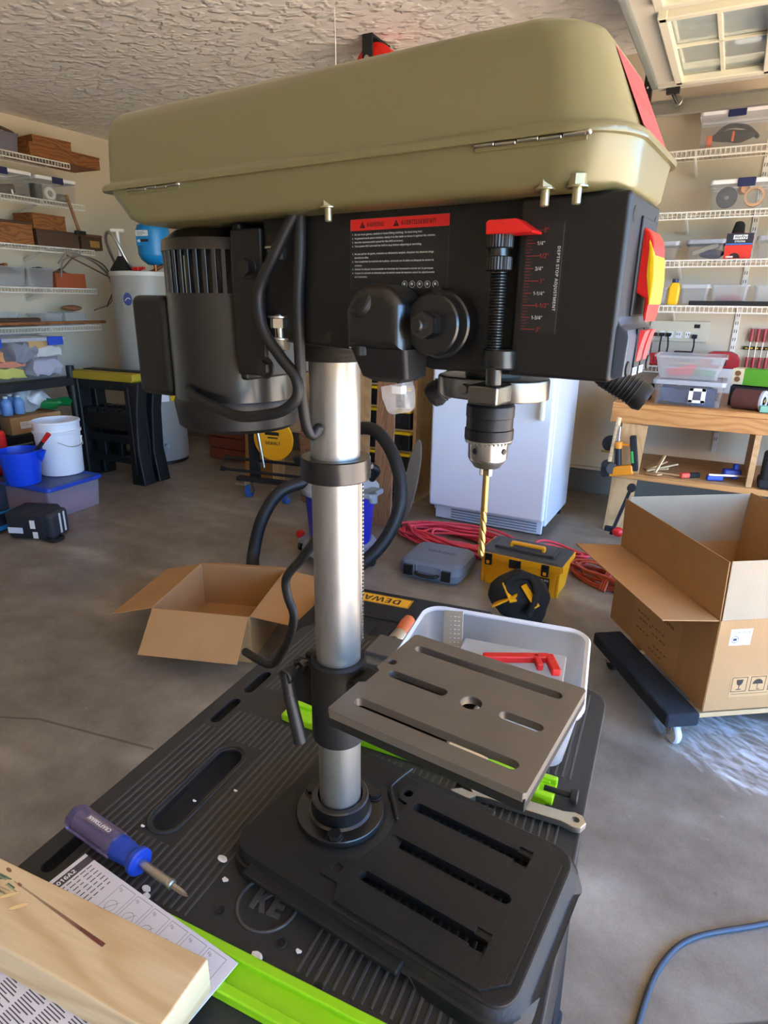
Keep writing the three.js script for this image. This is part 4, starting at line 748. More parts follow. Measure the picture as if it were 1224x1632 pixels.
{
  const t = T('tool_bag', 'slumped black and yellow fabric tool bag on the floor before the toolbox', 'tool bag', [-.64, 0, -2.5], 6 * D);
  P(t, 'bag_body', at(blob(.27, .25, .17, .03, 9, 2), 0, .11, 0), M.softBlack);
  for (const [a, b] of [[[-.1, .09, .085], [.0, .16, .085]], [[.02, .2, .06], [.09, .12, .09]], [[-.06, .19, .045], [-.01, .13, .1]]]) P(t, 'yellow_panel', beam(a, b, .035, .01, .003), M.dewYellow);
  P(t, 'handle', tube([[-.07, .15, .05], [-.03, .22, .05], [.04, .235, .04], [.08, .18, .07], [.06, .09, .11]], .015, 40, 10), M.softBlack);
  P(t, 'strap', tube([[.12, .04, .08], [.2, .02, .1], [.24, .015, .06]], .012, 20, 8), M.softBlack);
}
function coil(cx, cz, rx, rz, n, r, m, name, label, cat, hMax, squash = 0, turn = 0, extra) {
  const t = T(name, label, cat, [cx, 0, cz], turn);
  for (let i = 0; i < n; i++) {
    const pts = [], k = rr(.5, 1), ph = rr(0, 6), ox = rr(-.05, .05) * rx, oz = rr(-.1, .1) * rz, y = r + hMax * rnd();
    for (let j = 0; j < 14; j++) { const a = j / 14 * Math.PI * 2, w = 1 + .1 * Math.sin(a * 3 + ph) - squash * Math.pow(Math.cos(a), 2) * 0; pts.push(V(ox + rx * k * w * Math.cos(a), Math.max(r, y + .012 * Math.sin(a * 2 + ph)), oz + rz * (k - squash * rnd()) * w * Math.sin(a))); }
    P(t, 'loop', tube(pts, r, 80, 7, true), m);
  }
  return t;
}
coil(-1.2, -3.22, .42, .19, 17, .0075, M.redCord, 'extension_cord', 'pinkish red extension cord heaped in loops before the white freezer', 'extension cord', .05, .2, -6 * D);
coil(-.63, -3.3, .16, .08, 5, .0075, M.redCord, 'extension_cord', 'short end of pinkish red cord bunched right behind the yellow toolbox', 'extension cord', .06, .2, -15 * D);
{ const t = coil(-.39, -3.1, .22, .1, 9, .007, M.orangeCord, 'extension_cord', 'faded orange extension cord bundle beside the large carton', 'extension cord', .06, .3, -28 * D);
  P(t, 'wrap', [0, 1, 2].map((i) => tube([[.06 + i * .012, .005, -.09], [.07 + i * .012, .08, -.04], [.06 + i * .012, .085, .03], [.07 + i * .012, .01, .09]], .007, 20, 7)), M.orangeCord); }
solo('floor_cable', 'dark grey cable curving over the floor right of the bench', 'cable', tube([[.05, .006, -.95], [.08, .006, -1.12], [.13, .006, -1.22], [.26, .006, -1.33], [.42, .006, -1.45], [.75, .006, -1.62]], .006, 80, 10), mat(0x3a4350, .5), [0, 0, 0]);
// ---------------------------------------------------------------- shop vacuum and its hose
{
  const t = T('shop_vacuum', 'blue drum shop vacuum with grey lid and wheels behind the drill column', 'vacuum cleaner', [-1.73, 0, -2.75], 0);
  P(t, 'drum', lathe([[0, .07], [.155, .07], [.165, .08], [.19, .36], [.195, .38], [0, .38]], 48), M.shopBlue);
  P(t, 'base_ring', [at(lathe([[.1, .03], [.2, .035], [.215, .05], [.2, .085], [.16, .1]], 48), 0, 0, 0), at(box(.08, .05, .1, .02, 3), .21, .065, .02), at(box(.08, .05, .1, .02, 3), -.21, .065, .02)], M.greyPlastic);
  P(t, 'lid', lathe([[.2, .375], [.212, .38], [.212, .405], [.19, .43], [.16, .47], [.13, .485], [0, .49]], 48), mat(0x9ea4a9, .5));
  P(t, 'motor_cap', lathe([[0, .56], [.09, .555], [.125, .53], [.13, .485], [0, .48]].reverse(), 40), M.blackPlastic);
  P(t, 'carry_handle', tube([[-.14, .5, .06], [-.24, .53, .06], [-.05, .56, .08], [.18, .56, .07], [.24, .53, .03], [.21, .48, .02]], .022, 50, 10), M.blackPlastic);
  P(t, 'tool_holder', [at(box(.09, .03, .14, .012, 3), .22, .41, .06), at(cyl(.022, .05), .26, .4, .1)], M.greyPlastic);
  for (const [x, z] of [[.23, .05], [-.23, .05], [.1, -.2], [-.1, -.2]]) P(t, 'caster_wheel', at(cyl(.026, .02), x, .026, z, 0, 0, Math.PI / 2), M.softBlack);
  decal(t, 'info_label', .06, .09, printOf(160, 240, (c, w, h) => { c.fillStyle = '#a9bfe6'; c.fillRect(0, 0, w, h); c.fillStyle = '#24358c'; c.font = 'bold 44px sans-serif'; c.fillText('2 1/2', 22, 56); c.fillRect(50, 90, 60, 60); for (let i = 0; i < 4; i++) c.fillRect(20, 170 + i * 16, 120, 7); }), [.125, .31, .1385], [.05, .75, 0]);
  P(t, 'drain_plug', at(cyl(.02, .03), -.2, .12, .1, Math.PI / 2), M.red);
  solo('vacuum_hose', 'thick black vacuum hose looping round behind the drill column', 'hose', tube([[-1.86, .44, -2.6], [-1.94, .4, -2.5], [-2.0, .27, -2.42], [-2.02, .1, -2.36], [-1.98, .045, -2.3], [-1.85, .04, -2.24], [-1.65, .045, -2.24], [-1.47, .09, -2.36], [-1.34, .22, -2.5], [-1.29, .42, -2.6], [-1.37, .62, -2.68], [-1.52, .73, -2.74], [-1.66, .7, -2.76], [-1.72, .58, -2.75]], .033, 160, 16), M.rubber);
}
// ---------------------------------------------------------------- left wall: wire shelves and what they hold
const LX = -4.75, YS = [2.33, 2.045, 1.715, 1.415, 1.125];
['topmost white wire shelf on the left wall', 'second white wire shelf from the top on the left wall', 'third white wire shelf from the top on the left wall', 'fourth white wire shelf from the top on the left wall', 'lowest white wire shelf on the left wall, above the cloth bins'].forEach((l, i) => wireShelf(l, [1.4, 1.75, 1.8, 1.8, 1.85][i], .33, [LX, YS[i], [-3.66, -3.745, -3.79, -3.76, -3.76][i] + [1.4, 1.75, 1.8, 1.8, 1.85][i] / 2], Math.PI / 2, 'wire shelves on the left wall'));
function woodBox(name, label, w, d, h, pos, turn, m = M.oldWood, open = false) {   // jointed wooden box
  const t = T(name, label, 'wooden box', pos, turn);
  P(t, 'front_board', at(box(w, h, .012, .001, 1), 0, h / 2, d / 2 - .006), m); P(t, 'back_board', at(box(w, h, .012, .001, 1), 0, h / 2, -d / 2 + .006), m);
  P(t, 'end_board', at(box(.012, h, d - .024, .001, 1), -w / 2 + .006, h / 2, 0), m); P(t, 'end_board', at(box(.012, h, d - .024, .001, 1), w / 2 - .006, h / 2, 0), m);
  P(t, 'base_board', at(box(w - .024, .01, d - .024, .001, 1), 0, .006, 0), m);
  if (!open) P(t, 'lid_board', at(box(w + .006, .014, d + .006, .002, 1), 0, h + .007, 0), m);
  return t;
}
const LT = Math.PI / 2;   // things on the left wall face +x
const YL = (i) => YS[i] + .0055;
const LZ = (x, z, i, dy = 0) => [x, YL(i) + dy, z];
{
  latchBin('storage_bin', 'smoky clear bin with plier handles on top, on the topmost left shelf', .3, .26, .12, LZ(-4.89, -3.13, 0), LT, { wall: phys(0x9d98a6, .3, 0, { transmission: .6, thickness: 0 }) });
  const p = T('pliers', 'old pliers with brown handles lying across the smoky bin', 'pliers', [-4.84, YL(0) + .124, -3.24], -.9);
  P(p, 'handles', [tube([[-.1, .012, .02], [0, .012, .035], [.12, .014, .012]], .012, 20, 8), tube([[-.1, .012, -.02], [0, .012, -.035], [.12, .014, -.012]], .012, 20, 8)], M.rust); P(p, 'jaws', at(box(.09, .018, .04, .006), .16, .014, 0), M.darkSteel);
  const w1 = woodBox('wooden_tray', 'orange-brown wooden tray box overhanging the end of the topmost left shelf', .62, .3, .075, LZ(-4.9, -3.64, 0), LT + .04);
  woodBox('wooden_tray', 'flat wooden box lying askew on the orange-brown tray box', .3, .29, .05, [-4.92, YL(0) + .0895, -3.57], LT - .1);
  const o = { lid: mat(0xe9e9ea, .45), latch: M.navy, sides: 'z', wall: M.clear };
  latchBin('storage_bin', 'clear bin with white lid full of metal parts, left one on the second shelf', .46, .3, .155, LZ(-4.9, -3.09, 1), LT, o);
  latchBin('storage_bin', 'clear bin with white lid holding round fittings at the end of the second shelf', .33, .3, .15, LZ(-4.9, -3.53, 1), LT, o);
  for (const [k, [z, h]] of [[-3.03, .05], [-3.16, .06], [-3.24, .05], [-2.96, .06]].entries()) solo('metal_bracket', ['rusty flat bracket inside the left clear bin on the second shelf', 'brown tool head inside the left clear bin on the second shelf', 'dull steel bracket near the end of the left clear bin', 'dark iron bracket deep inside the left clear bin'][k], 'hardware', at(box(.16, h, .09, .012), 0, h / 2, 0), [M.rust, M.darkWood, M.zinc, M.darkSteel][k], LZ(-4.86, z, 1, .01), [0, k, .1 * k]);
  solo('ring_fitting', 'white ring shaped fitting in the end bin of the second shelf', 'fitting', at(new THREE.TorusGeometry(.035, .014, 12, 30), 0, .05, 0, 0, Math.PI / 2), M.white, LZ(-4.84, -3.52, 1, .008));
  solo('fitting', 'round bright metal fitting in the end bin of the second shelf', 'fitting', at(cyl(.028, .08), 0, .03, 0, Math.PI / 2), M.zinc, LZ(-4.84, -3.63, 1, .008));
  solo('fitting', 'dark cylindrical fitting in the end bin of the second shelf', 'fitting', at(cyl(.045, .1), 0, .055, 0), M.darkSteel, LZ(-4.86, -3.42, 1, .008));
  // third shelf
  woodBox('wooden_box', 'old orange-brown wooden box with a dark lid, left on the third shelf', .5, .28, .125, LZ(-4.91, -3.03, 2), LT);
  solo('plank', 'dark flat board lying on the orange-brown box of the third shelf', 'board', box(.52, .02, .2, .003), M.darkWood, LZ(-4.88, -3.03, 2, .1495), [0, LT, 0]);
  woodBox('wooden_box', 'dark wooden carrying box under the small orange box on the third shelf', .36, .28, .105, LZ(-4.91, -3.49, 2), LT, M.darkWood);
  woodBox('wooden_box', 'small bright orange-brown box on top of the dark carrying box', .3, .2, .1, LZ(-4.92, -3.46, 2, .121), LT + .1);
  const dt = T('tool_chest', 'dark metal-cornered small tool chest at the end of the third shelf', 'tool chest', LZ(-4.89, -3.79, 2), LT); P(dt, 'body', at(box(.2, .1, .26, .01), 0, .05, 0), M.darkWood); P(dt, 'front_plate', at(box(.09, .05, .004, .002), .02, .045, .131), mat(0xa07a38, .5)); P(dt, 'lid', at(box(.205, .02, .265, .008), 0, .108, 0), M.rust);
  const hm = T('hammer', 'hammer with long brown wooden handle leaning up the third shelf', 'hammer', [-4.7, YL(2) + .1, -3.64], 0); P(hm, 'handle', bar([0, 0, 0], [-.015, .28, .07], .013, 12, .011), M.walnut); P(hm, 'head', at(box(.03, .03, .09, .006), 0, .015, 0), M.darkSteel);
  // fourth shelf
  const b1 = latchBin('storage_bin', 'open clear bin of rusty hand tools, left one on the fourth shelf', .24, .26, .14, LZ(-4.9, -3.06, 3), LT, { wall: M.milky });
  const b2 = latchBin('storage_bin', 'open clear bin of rusty hand tools, right one on the fourth shelf', .22, .26, .135, LZ(-4.9, -3.3, 3), LT, { wall: M.milky });
  [[-3.12, .13, 'rusty plane iron sticking out of the left open bin on the fourth shelf'], [-3.0, .14, 'brown wooden mallet head on the left open bin of the fourth shelf'], [-3.28, .12, 'rusty wrench sticking out of the right open bin on the fourth shelf'], [-3.36, .13, 'orange rusted clamp on the right open bin of the fourth shelf']].forEach(([z, h, l], k) => solo('rusty_tool', l, 'old tool', merge([beam([-.05, .02, -.08], [.06, .05, .1], .03, .025, .006), at(blob(.1, .06, .07, .015, 20, k), 0, .03, .03)]), [M.rust, M.oldWood, M.darkWood, M.rust][k], LZ(-4.88, z, 3, h - .04), [0, k * 1.3, 0]));
  woodBox('wooden_box', 'red-brown wooden box of odds and ends at the end of the fourth shelf', .27, .26, .11, LZ(-4.9, -3.55, 3), LT, mat(0x9a4a22, .65), true);
  solo('rusty_tool', 'dark coiled chain piled in the red-brown box on the fourth shelf', 'chain', blob(.2, .1, .2, .04, 14, 5), M.rust, LZ(-4.9, -3.54, 3, .085));
  // wires over the ends of the lower shelves
  const wr = T('wire_coil', 'brown and grey loops of wire hanging over the ends of the lower left shelves', 'wire', [0, 0, 0]);
  [[[-4.72, 1.6, -3.42], [-4.7, 1.68, -3.5], [-4.68, 1.62, -3.72], [-4.68, 1.5, -3.85], [-4.69, 1.32, -3.85], [-4.7, 1.25, -3.68]], [[-4.72, 1.56, -3.45], [-4.7, 1.66, -3.58], [-4.67, 1.6, -3.8], [-4.68, 1.44, -3.88], [-4.69, 1.28, -3.8]], [[-4.71, 1.5, -3.42], [-4.68, 1.62, -3.44], [-4.66, 1.66, -3.6], [-4.66, 1.58, -3.78], [-4.66, 1.46, -3.9]], [[-4.71, 1.66, -3.5], [-4.69, 1.56, -3.74], [-4.68, 1.46, -3.98]]].forEach((p, i) => P(wr, 'wire', tube(p, .006, 60, 8), i % 2 ? M.rust : mat(0x7a716a, .6)));
  // lowest shelf
  latchBin('storage_bin', 'small grey clear box in the middle of the lowest left shelf', .16, .24, .09, LZ(-4.9, -3.36, 4), LT, { wall: M.milky });
  latchBin('storage_bin', 'small blue-grey clear box near the end of the lowest left shelf', .2, .24, .1, LZ(-4.9, -3.56, 4), LT, { wall: M.milky });
  latchBin('storage_bin', 'flat pale box at the left of the lowest left shelf', .22, .22, .1, LZ(-4.94, -3.0, 4), LT, { wall: M.milky });
  const ah = T('axe_handle', 'long brown wooden tool handles lying along the lowest left shelf', 'tool handle', [-4.74, YL(4) + .012, -3.3], 0); P(ah, 'handle', [beam([0, .012, -.5], [-.02, .012, .55], .04, .024, .008)], M.oldWood);
  const ah2 = T('axe_handle', 'thicker grey-brown wooden shaft resting behind the long handle on the lowest shelf', 'tool handle', [-4.81, YL(4), -3.1], 0); P(ah2, 'handle', beam([0, .035, -.15], [-.03, .035, .5], .07, .06, .02), M.darkWood);
  solo('rusty_tool', 'oval brown wooden plane on the small boxes of the lowest left shelf', 'old tool', blob(.18, .05, .08, .006, 18, 8), M.walnut, [-4.85, YL(4) + .135, -3.58], [0, LT, 0]);
}
// ---------------------------------------------------------------- black plastic rack with cloth bins
{
  const t = T('plastic_rack', 'black plastic shelving rack on the left holding the cloth bins', 'shelving rack', [-4.65, 0, -2.5]);
  for (const y of [.04, .4, .765]) P(t, 'rack_shelf', [at(box(.6, .03, 1.3, .008), 0, y, 0), at(box(.03, .06, 1.3, .008), .29, y - .02, 0)], M.blackPlastic);
  for (const [x, z] of [[.275, -.64], [-.275, -.64], [.275, .64], [-.275, .64]]) P(t, 'post', at(cyl(.03, .86), x, .43, z), M.blackPlastic);
  latchBin('storage_bin', 'large clear bin of folded cloths with bright blue latches on the black rack', .62, .5, .28, [-4.62, .7815, -2.82], LT, { lid: phys(0xd9dee6, .35, 0, { transmission: .5, thickness: 0 }), latch: null });
  const lb = scene.children[scene.children.length - 1]; for (const x of [-.24, .22]) P(lb, 'latch', at(box(.12, .06, .016, .004), x, .265, .264), M.blueLid);
  const cols = [[0xf0a34a, 'folded yellow-orange cloth at the far left of the large clear bin', -2.58, .12, .2, .07], [0xe8835a, 'folded orange cloth in the large clear bin on the black rack', -2.72, .085, .2, .04], [0xdcd24c, 'folded yellow cloth lowest in the large clear bin', -2.72, .012, .2, .06], [0xe9b05c, 'crumpled orange and cream cloth high in the large clear bin', -2.95, .2, .14, .06], [0xdedad2, 'crumpled white cloth at the right end of the large clear bin', -3.02, .14, .18, .07], [0xbdb6c2, 'folded pale grey cloth at the bottom right of the large clear bin', -3.0, .012, .22, .11], [0x8a8894, 'folded dark grey cloth in the middle of the large clear bin', -2.84, .12, .16, .13]];
  cols.forEach(([c, l, z, y, w, h], i) => solo('folded_cloth', l, 'cloth', at(cloth(.3, h, w, i * 3 + 1), 0, h / 2, 0), mat(c, .95), [-4.57, .79 + y, z]));
  flapBox('cardboard_box', 'small closed brown carton on the lower shelf of the black rack', .39, .3, .12, [-4.52, .4155, -2.81], LT, null, M.card, [['s', .149, -90], ['n', .149, -90]]);
  const cb = scene.children[scene.children.length - 1]; decal(cb, 'carton_label', .08, .05, printOf(64, 40, (g, w, h) => { g.fillStyle = '#efe8dc'; g.fillRect(0, 0, w, h); g.fillStyle = '#b9ada0'; g.fillRect(6, 8, 40, 4); g.fillRect(6, 18, 48, 4); }), [-.09, .06, .1526]);
  decal(cb, 'carton_print', .1, .02, printOf(200, 40, (g, w, h) => { g.fillStyle = '#b38551'; g.fillRect(0, 0, w, h); g.fillStyle = '#4a3220'; g.font = 'bold 34px sans-serif'; g.fillText('PITTSBURGH', 2, 32, 190); }), [.05, .09, .1526]);
  const wb = T('water_bottle', 'shrink-wrapped pale blue water bottles on the small carton', 'water bottles', [-4.45, .5435, -2.7]);
  for (const [x, z] of [[0, -.045], [0, .045], [-.09, -.045], [-.09, .045]]) { const b = P(wb, 'bottle', lathe([[0, 0], [.032, .002], [.035, .015], [.034, .05], [.036, .08], [.034, .1], [.015, .118], [.014, .126], [0, .127]], 20, 1), phys(0x9cc4ee, .15, 0, { transmission: .5, thickness: 0 }), [x, 0, z]); P(b, 'bottle_cap', at(cyl(.015, .014), 0, .128, 0), M.white); }
  const pb = T('plastic_bag', 'crumpled white plastic bag on the small carton', 'plastic bag', [-4.5, .545, -2.89]); P(pb, 'bag_film', at(blob(.2, .16, .22, .05, 14, 7), 0, .08, 0), phys(0xe4e4e2, .3, 0, { transmission: .25, thickness: 0 }));
  const pg = T('plastic_bag', 'glossy green plastic bag hanging over the carton end', 'plastic bag', [-4.42, .52, -3.03]); P(pg, 'bag_film', at(blob(.16, .08, .24, .035, 16, 4), 0, .07, 0), phys(0x137a3c, .3));
  solo('storage_tote', 'dark grey tote at the left of the lower rack shelf', 'tote', merge([at(box(.36, .2, .3, .02), 0, .1, 0), at(box(.38, .02, .32, .008), 0, .2, 0)]), mat(0x23282f, .6), [-4.55, .4155, -2.4]);
}
// ---------------------------------------------------------------- blue-lidded box with two buckets
{
  const b = T('storage_box', 'long clear storage box with a blue lid standing on the floor under the buckets', 'storage box', [-3.94, 0, -2.5], 4 * D);
  P(b, 'box_wall', loft([rr0(.6, .38, .03, .002), rr0(.63, .41, .035, .19)], { capB: false }), phys(0xe2dae8, .4, 0, { transmission: .7, thickness: 0 }));
  P(b, 'lid', loft([rr0(.65, .43, .03, .185), rr0(.66, .44, .032, .19), rr0(.655, .435, .032, .208), rr0(.62, .4, .028, .21), rr0(.61, .39, .028, .204)], { capA: false }), M.blueLid);
  P(b, 'lid_panel', at(box(.58, .004, .37, .002), 0, .204, 0), mat(0x43557d, .5));
  P(b, 'handle_clip', at(box(.1, .03, .014, .004), -.2, .19, .222), mat(0x1c93b8, .45));
  solo('red_cloth', 'reddish fabric folded inside the blue-lidded storage box', 'cloth', at(cloth(.5, .09, .3, 4), 0, .055, 0), mat(0xd08a94, .9), [-3.94, .006, -2.5], [0, 4 * D, 0]);
  const w = T('bucket', 'white plastic bucket with wire handle standing on the blue-lidded box', 'bucket', [-3.9, .2105, -2.635], 42 * D);
  P(w, 'bucket_wall', lathe([[0, .004], [.128, 0], [.132, .004], [.142, .28], [.15, .283], [.151, .296], [.143, .3], [.1445, .345], [.151, .348], [.151, .358], [.144, .362], [.14, .355], [.13, .01], [0, .008]], 56, .6), mat(0xe9ebee, .4));
  P(w, 'wire_handle', tube([[.03, .235, .149], [.1, .2, .13], [.15, .2, .04], [.152, .22, .01]].map(([x, y, z]) => [x, y, z]), .0028, 40, 8), M.zinc);
  P(w, 'handle_ear', [at(box(.012, .06, .03, .003), .146, .22, .01)], M.white);
  P(w, 'handle_grip', at(cyl(.009, .03), .152, .225, .012), M.darkSteel);
  const u = T('bucket', 'bright blue pail with a pouring lip beside the white bucket', 'bucket', [-3.87, .2105, -2.335], 0);
  P(u, 'bucket_wall', loft([rr0(.19, .19, .0949, .0), rr0(.2, .2, .0999, .006), rr0(.252, .252, .1259, .205), rr0(.27, .27, .1349, .206), rr0(.272, .272, .1359, .216), rr0(.254, .254, .1269, .218), rr0(.2, .2, .0999, .012)], { crease: .8 }), M.blue);
  P(u, 'pouring_lip', [at(lathe([[.0, .14], [.018, .17], [.035, .215], [.031, .215], [0, .15]], 20, 1), .125, 0, -.06)], M.blue);
  const br = T('brush', 'brush with black and red handle leaning in the bright blue pail', 'brush', [-3.86, .24, -2.38]); P(br, 'handle', bar([0, .1, 0], [.1, .235, -.055], .013), M.softBlack); P(br, 'handle_end', bar([.1, .235, -.055], [.14, .285, -.075], .0135, 10, .016), M.red);
  const g = T('backpack', 'black backpack with white reflective stripes lying on the floor', 'bag', [-3.47, 0, -2.12], 22 * D);
  P(g, 'bag_body', at(lumpy(box(.24, .17, .2, .03, 6), .008, 12, 3), 0, .088, 0), mat(0x1c1e24, .85));
  P(g, 'front_pocket', at(lumpy(box(.05, .15, .17, .02, 5), .006, 14, 5), .135, .08, 0), mat(0x32343a, .85));
  for (const z of [-.03, .01]) P(g, 'stripe', at(box(.004, .12, .014, .001), .163, .085, z), M.label);
  P(g, 'white_patch', at(box(.09, .035, .004, .001), -.06, .06, .103), mat(0xd9dfec, .6)); P(g, 'side_stripe', at(box(.03, .05, .004, .001), .05, .1, .103), M.label); P(g, 'side_stripe', at(box(.03, .04, .004, .001), .06, .035, .103), M.label);
  P(g, 'strap', tube([[.1, .02, .1], [.18, .012, .12], [.2, .014, .06], [.16, .014, .03]], .009, 30, 8), M.softBlack);
  const cb = T('cooler_bag', 'dark cooler bag with blue piping at the left beside the blue-lidded box', 'bag', [-3.75, 0, -2.0], 0); P(cb, 'bag_body', at(lumpy(box(.2, .3, .2, .04, 5), .01, 10, 8), 0, .152, 0), mat(0x151a2a, .8)); P(cb, 'piping', [at(box(.206, .016, .206, .006), 0, .13, 0), at(box(.206, .03, .206, .006), 0, .04, 0)], mat(0x1676b8, .6));
  solo('gas_can', 'red plastic jug behind the bright blue pail', 'jug', merge([at(box(.1, .3, .2, .03, 4), 0, .15, 0), at(cyl(.03, .05), 0, .32, 0)]), M.red, [-4.19, .2105, -2.34]);
}
// ---------------------------------------------------------------- folded sawhorses
for (let i = 0; i < 2; i++) {
  const t = T('sawhorse', i ? 'folded black sawhorse hidden behind the yellow-topped one' : 'folded black plastic sawhorse with worn yellow top edge standing by the heater', 'sawhorse', [-4.08, 0, -3.2 - i * .145], 3 * D);
  P(t, 'top_rail', [at(box(.68, .055, .1, .01), 0, .8, 0), at(box(.66, .012, .104, .004), 0, .775, 0)], i ? M.blackPlastic : mat(0xa08a18, .6));
  for (const s of [-1, 1]) P(t, 'leg', [loft([rrect(s * .31 - .075, s * .31 + .075, -.05, .05, .012, .77), rrect(s * .285 - .055, s * .285 + .055, -.05, .05, .012, .55), rrect(s * .275 - .045, s * .275 + .045, -.055, .055, .012, .25), rrect(s * .29 - .065, s * .29 + .065, -.06, .06, .012, .0)])], M.blackPlastic);
  P(t, 'upper_web', at(box(.5, .07, .07, .008), 0, .735, 0), M.blackPlastic);
  const tray = P(t, 'middle_tray', [at(box(.5, .13, .075, .008), 0, .465, 0)], M.blackPlastic);
  for (let k = 0; k < 6; k++) P(tray, 'notch_tooth', at(box(.05, .03, .08, .004), -.19 + k * .075, .54, 0), M.blackPlastic);
  P(t, 'lower_web', [at(box(.5, .06, .06, .008), 0, .33, 0), at(box(.5, .05, .06, .008), 0, .17, 0), at(box(.1, .14, .05, .006), -.1, .25, 0), at(box(.04, .14, .05, .006), .1, .25, 0)], M.blackPlastic);
  for (const s of [-1, 1]) for (const z of [-.03, .03]) P(t, 'leg_rib', at(box(.012, .66, .012, .003), s * .285, .4, z * 1.95), M.blackPlastic);
}
// ---------------------------------------------------------------- water heater with its pipes, tank and a plunger
{
  const t = T('water_heater', 'tall grey-white cylindrical water heater in the corner', 'water heater', [-4.28, 0, -3.84], 0);
  P(t, 'heater_shell', at(cyl(.243, 1.5, 72), 0, .78, 0), mat(0x9b988f, .42));
  P(t, 'base_ring', at(cyl(.235, .05, 64), 0, .025, 0), M.darkSteel);
  P(t, 'top_rim', at(lathe([[.2, 0], [.249, 0], [.25, .03], [.2, .035]], 64), 0, 1.515, 0), mat(0xc5c2ba, .4));
  const q = (a, r = .2445) => [r * Math.sin(a * D), r * Math.cos(a * D)];
  for (const [y, h] of [[.6, .13]]) { const [x, z] = q(64); P(t, 'access_panel', at(box(.09, h, .01, .003), x, y, z, 0, 64 * D), M.label); const [x2, z2] = q(38); P(t, 'access_panel', at(box(.07, h, .01, .003), x2, y, z2, 0, 38 * D), M.white); }
  { const [x, z] = q(18, .2455); decal(t, 'round_badge', .09, .11, printOf(160, 196, (g, w, h) => { g.fillStyle = '#9b988f'; g.fillRect(0, 0, w, h); g.fillStyle = '#3d4a86'; g.beginPath(); g.ellipse(80, 98, 66, 86, 0, 0, 7); g.fill(); g.strokeStyle = '#d5d8e4'; g.lineWidth = 12; g.beginPath(); g.moveTo(40, 120); g.quadraticCurveTo(80, 60, 120, 100); g.stroke(); }), [x * 1.012, 1.34, z * 1.012], [0, 18 * D, 0]); }
  { const [x, z] = q(60); P(t, 'drain_valve', [bar([x * .95, .17, z * .95], [x * 1.2, .17, z * 1.2], .016)], M.steel); P(t, 'yellow_sticker', at(box(.04, .05, .004, .001), q(84)[0], .56, q(84)[1], 0, 84 * D), M.yellow); }
  P(t, 'water_pipe', [tube([[-.1, 1.53, .05], [-.1, 1.62, .1], [-.06, 1.76, .18], [-.0, 1.8, .2], [.06, 1.76, .2], [.1, 1.6, .14], [.1, 1.53, .08]].map(([x, y, z]) => [x - .1, y + .03, z]), .012, 60, 10)], M.zinc);
  P(t, 'water_pipe', [bar([.08, 1.52, .05], [.14, 1.6, -.1], .012), bar([.16, 1.52, 0], [.16, 1.6, 0], .012)], mat(0x9a5a34, .35, .9));
  P(t, 'relief_valve', [at(box(.07, .04, .04, .006), .08, 1.56, .12), at(box(.06, .02, .02, .004), .14, 1.57, .12)], M.red);
  const e = T('expansion_tank', 'small blue expansion tank above the water heater', 'expansion tank', [-4.21, 1.6, -3.93]);
  P(e, 'tank_shell', lathe([[0, 0], [.06, .006], [.105, .04], [.125, .08], [.127, .26], [.118, .295], [.07, .315], [0, .32]], 48, 1), mat(0x1282c4, .35));
  P(e, 'inlet_pipe', [at(cyl(.02, .06), 0, .34, 0), at(cyl(.014, .05), 0, -.02, 0)], M.white);
  decal(e, 'tank_label', .12, .12, printOf(160, 160, (g, w, h) => { g.fillStyle = '#1282c4'; g.fillRect(0, 0, w, h); g.fillStyle = '#e2e6ea'; g.fillRect(0, 10, 150, 56); g.fillStyle = '#7d8a96'; g.fillRect(12, 22, 90, 6); g.fillRect(12, 36, 110, 6); g.fillRect(12, 50, 70, 6); g.fillStyle = '#d0e2ee'; g.beginPath(); g.ellipse(34, 112, 24, 14, 0, 0, 7); g.fill(); g.fillStyle = '#232a35'; g.fillRect(50, 96, 96, 26); }), [.02, .2, .1282], [0, .2, 0]);
  const p = T('plunger', 'black rubber plunger with white handle standing on the water heater', 'plunger', [-4.37, 1.55, -3.72]);
  P(p, 'rubber_cup', lathe([[.085, 0], [.085, .012], [.06, .05], [.035, .08], [.02, .11], [0, .115]], 32, 1), M.rubber);
  P(p, 'handle', at(cyl(.012, .2), 0, .2, 0), M.white); P(p, 'cross_grip', at(cyl(.012, .1), 0, .3, 0, 0, 40 * D, Math.PI / 2), M.white);
}
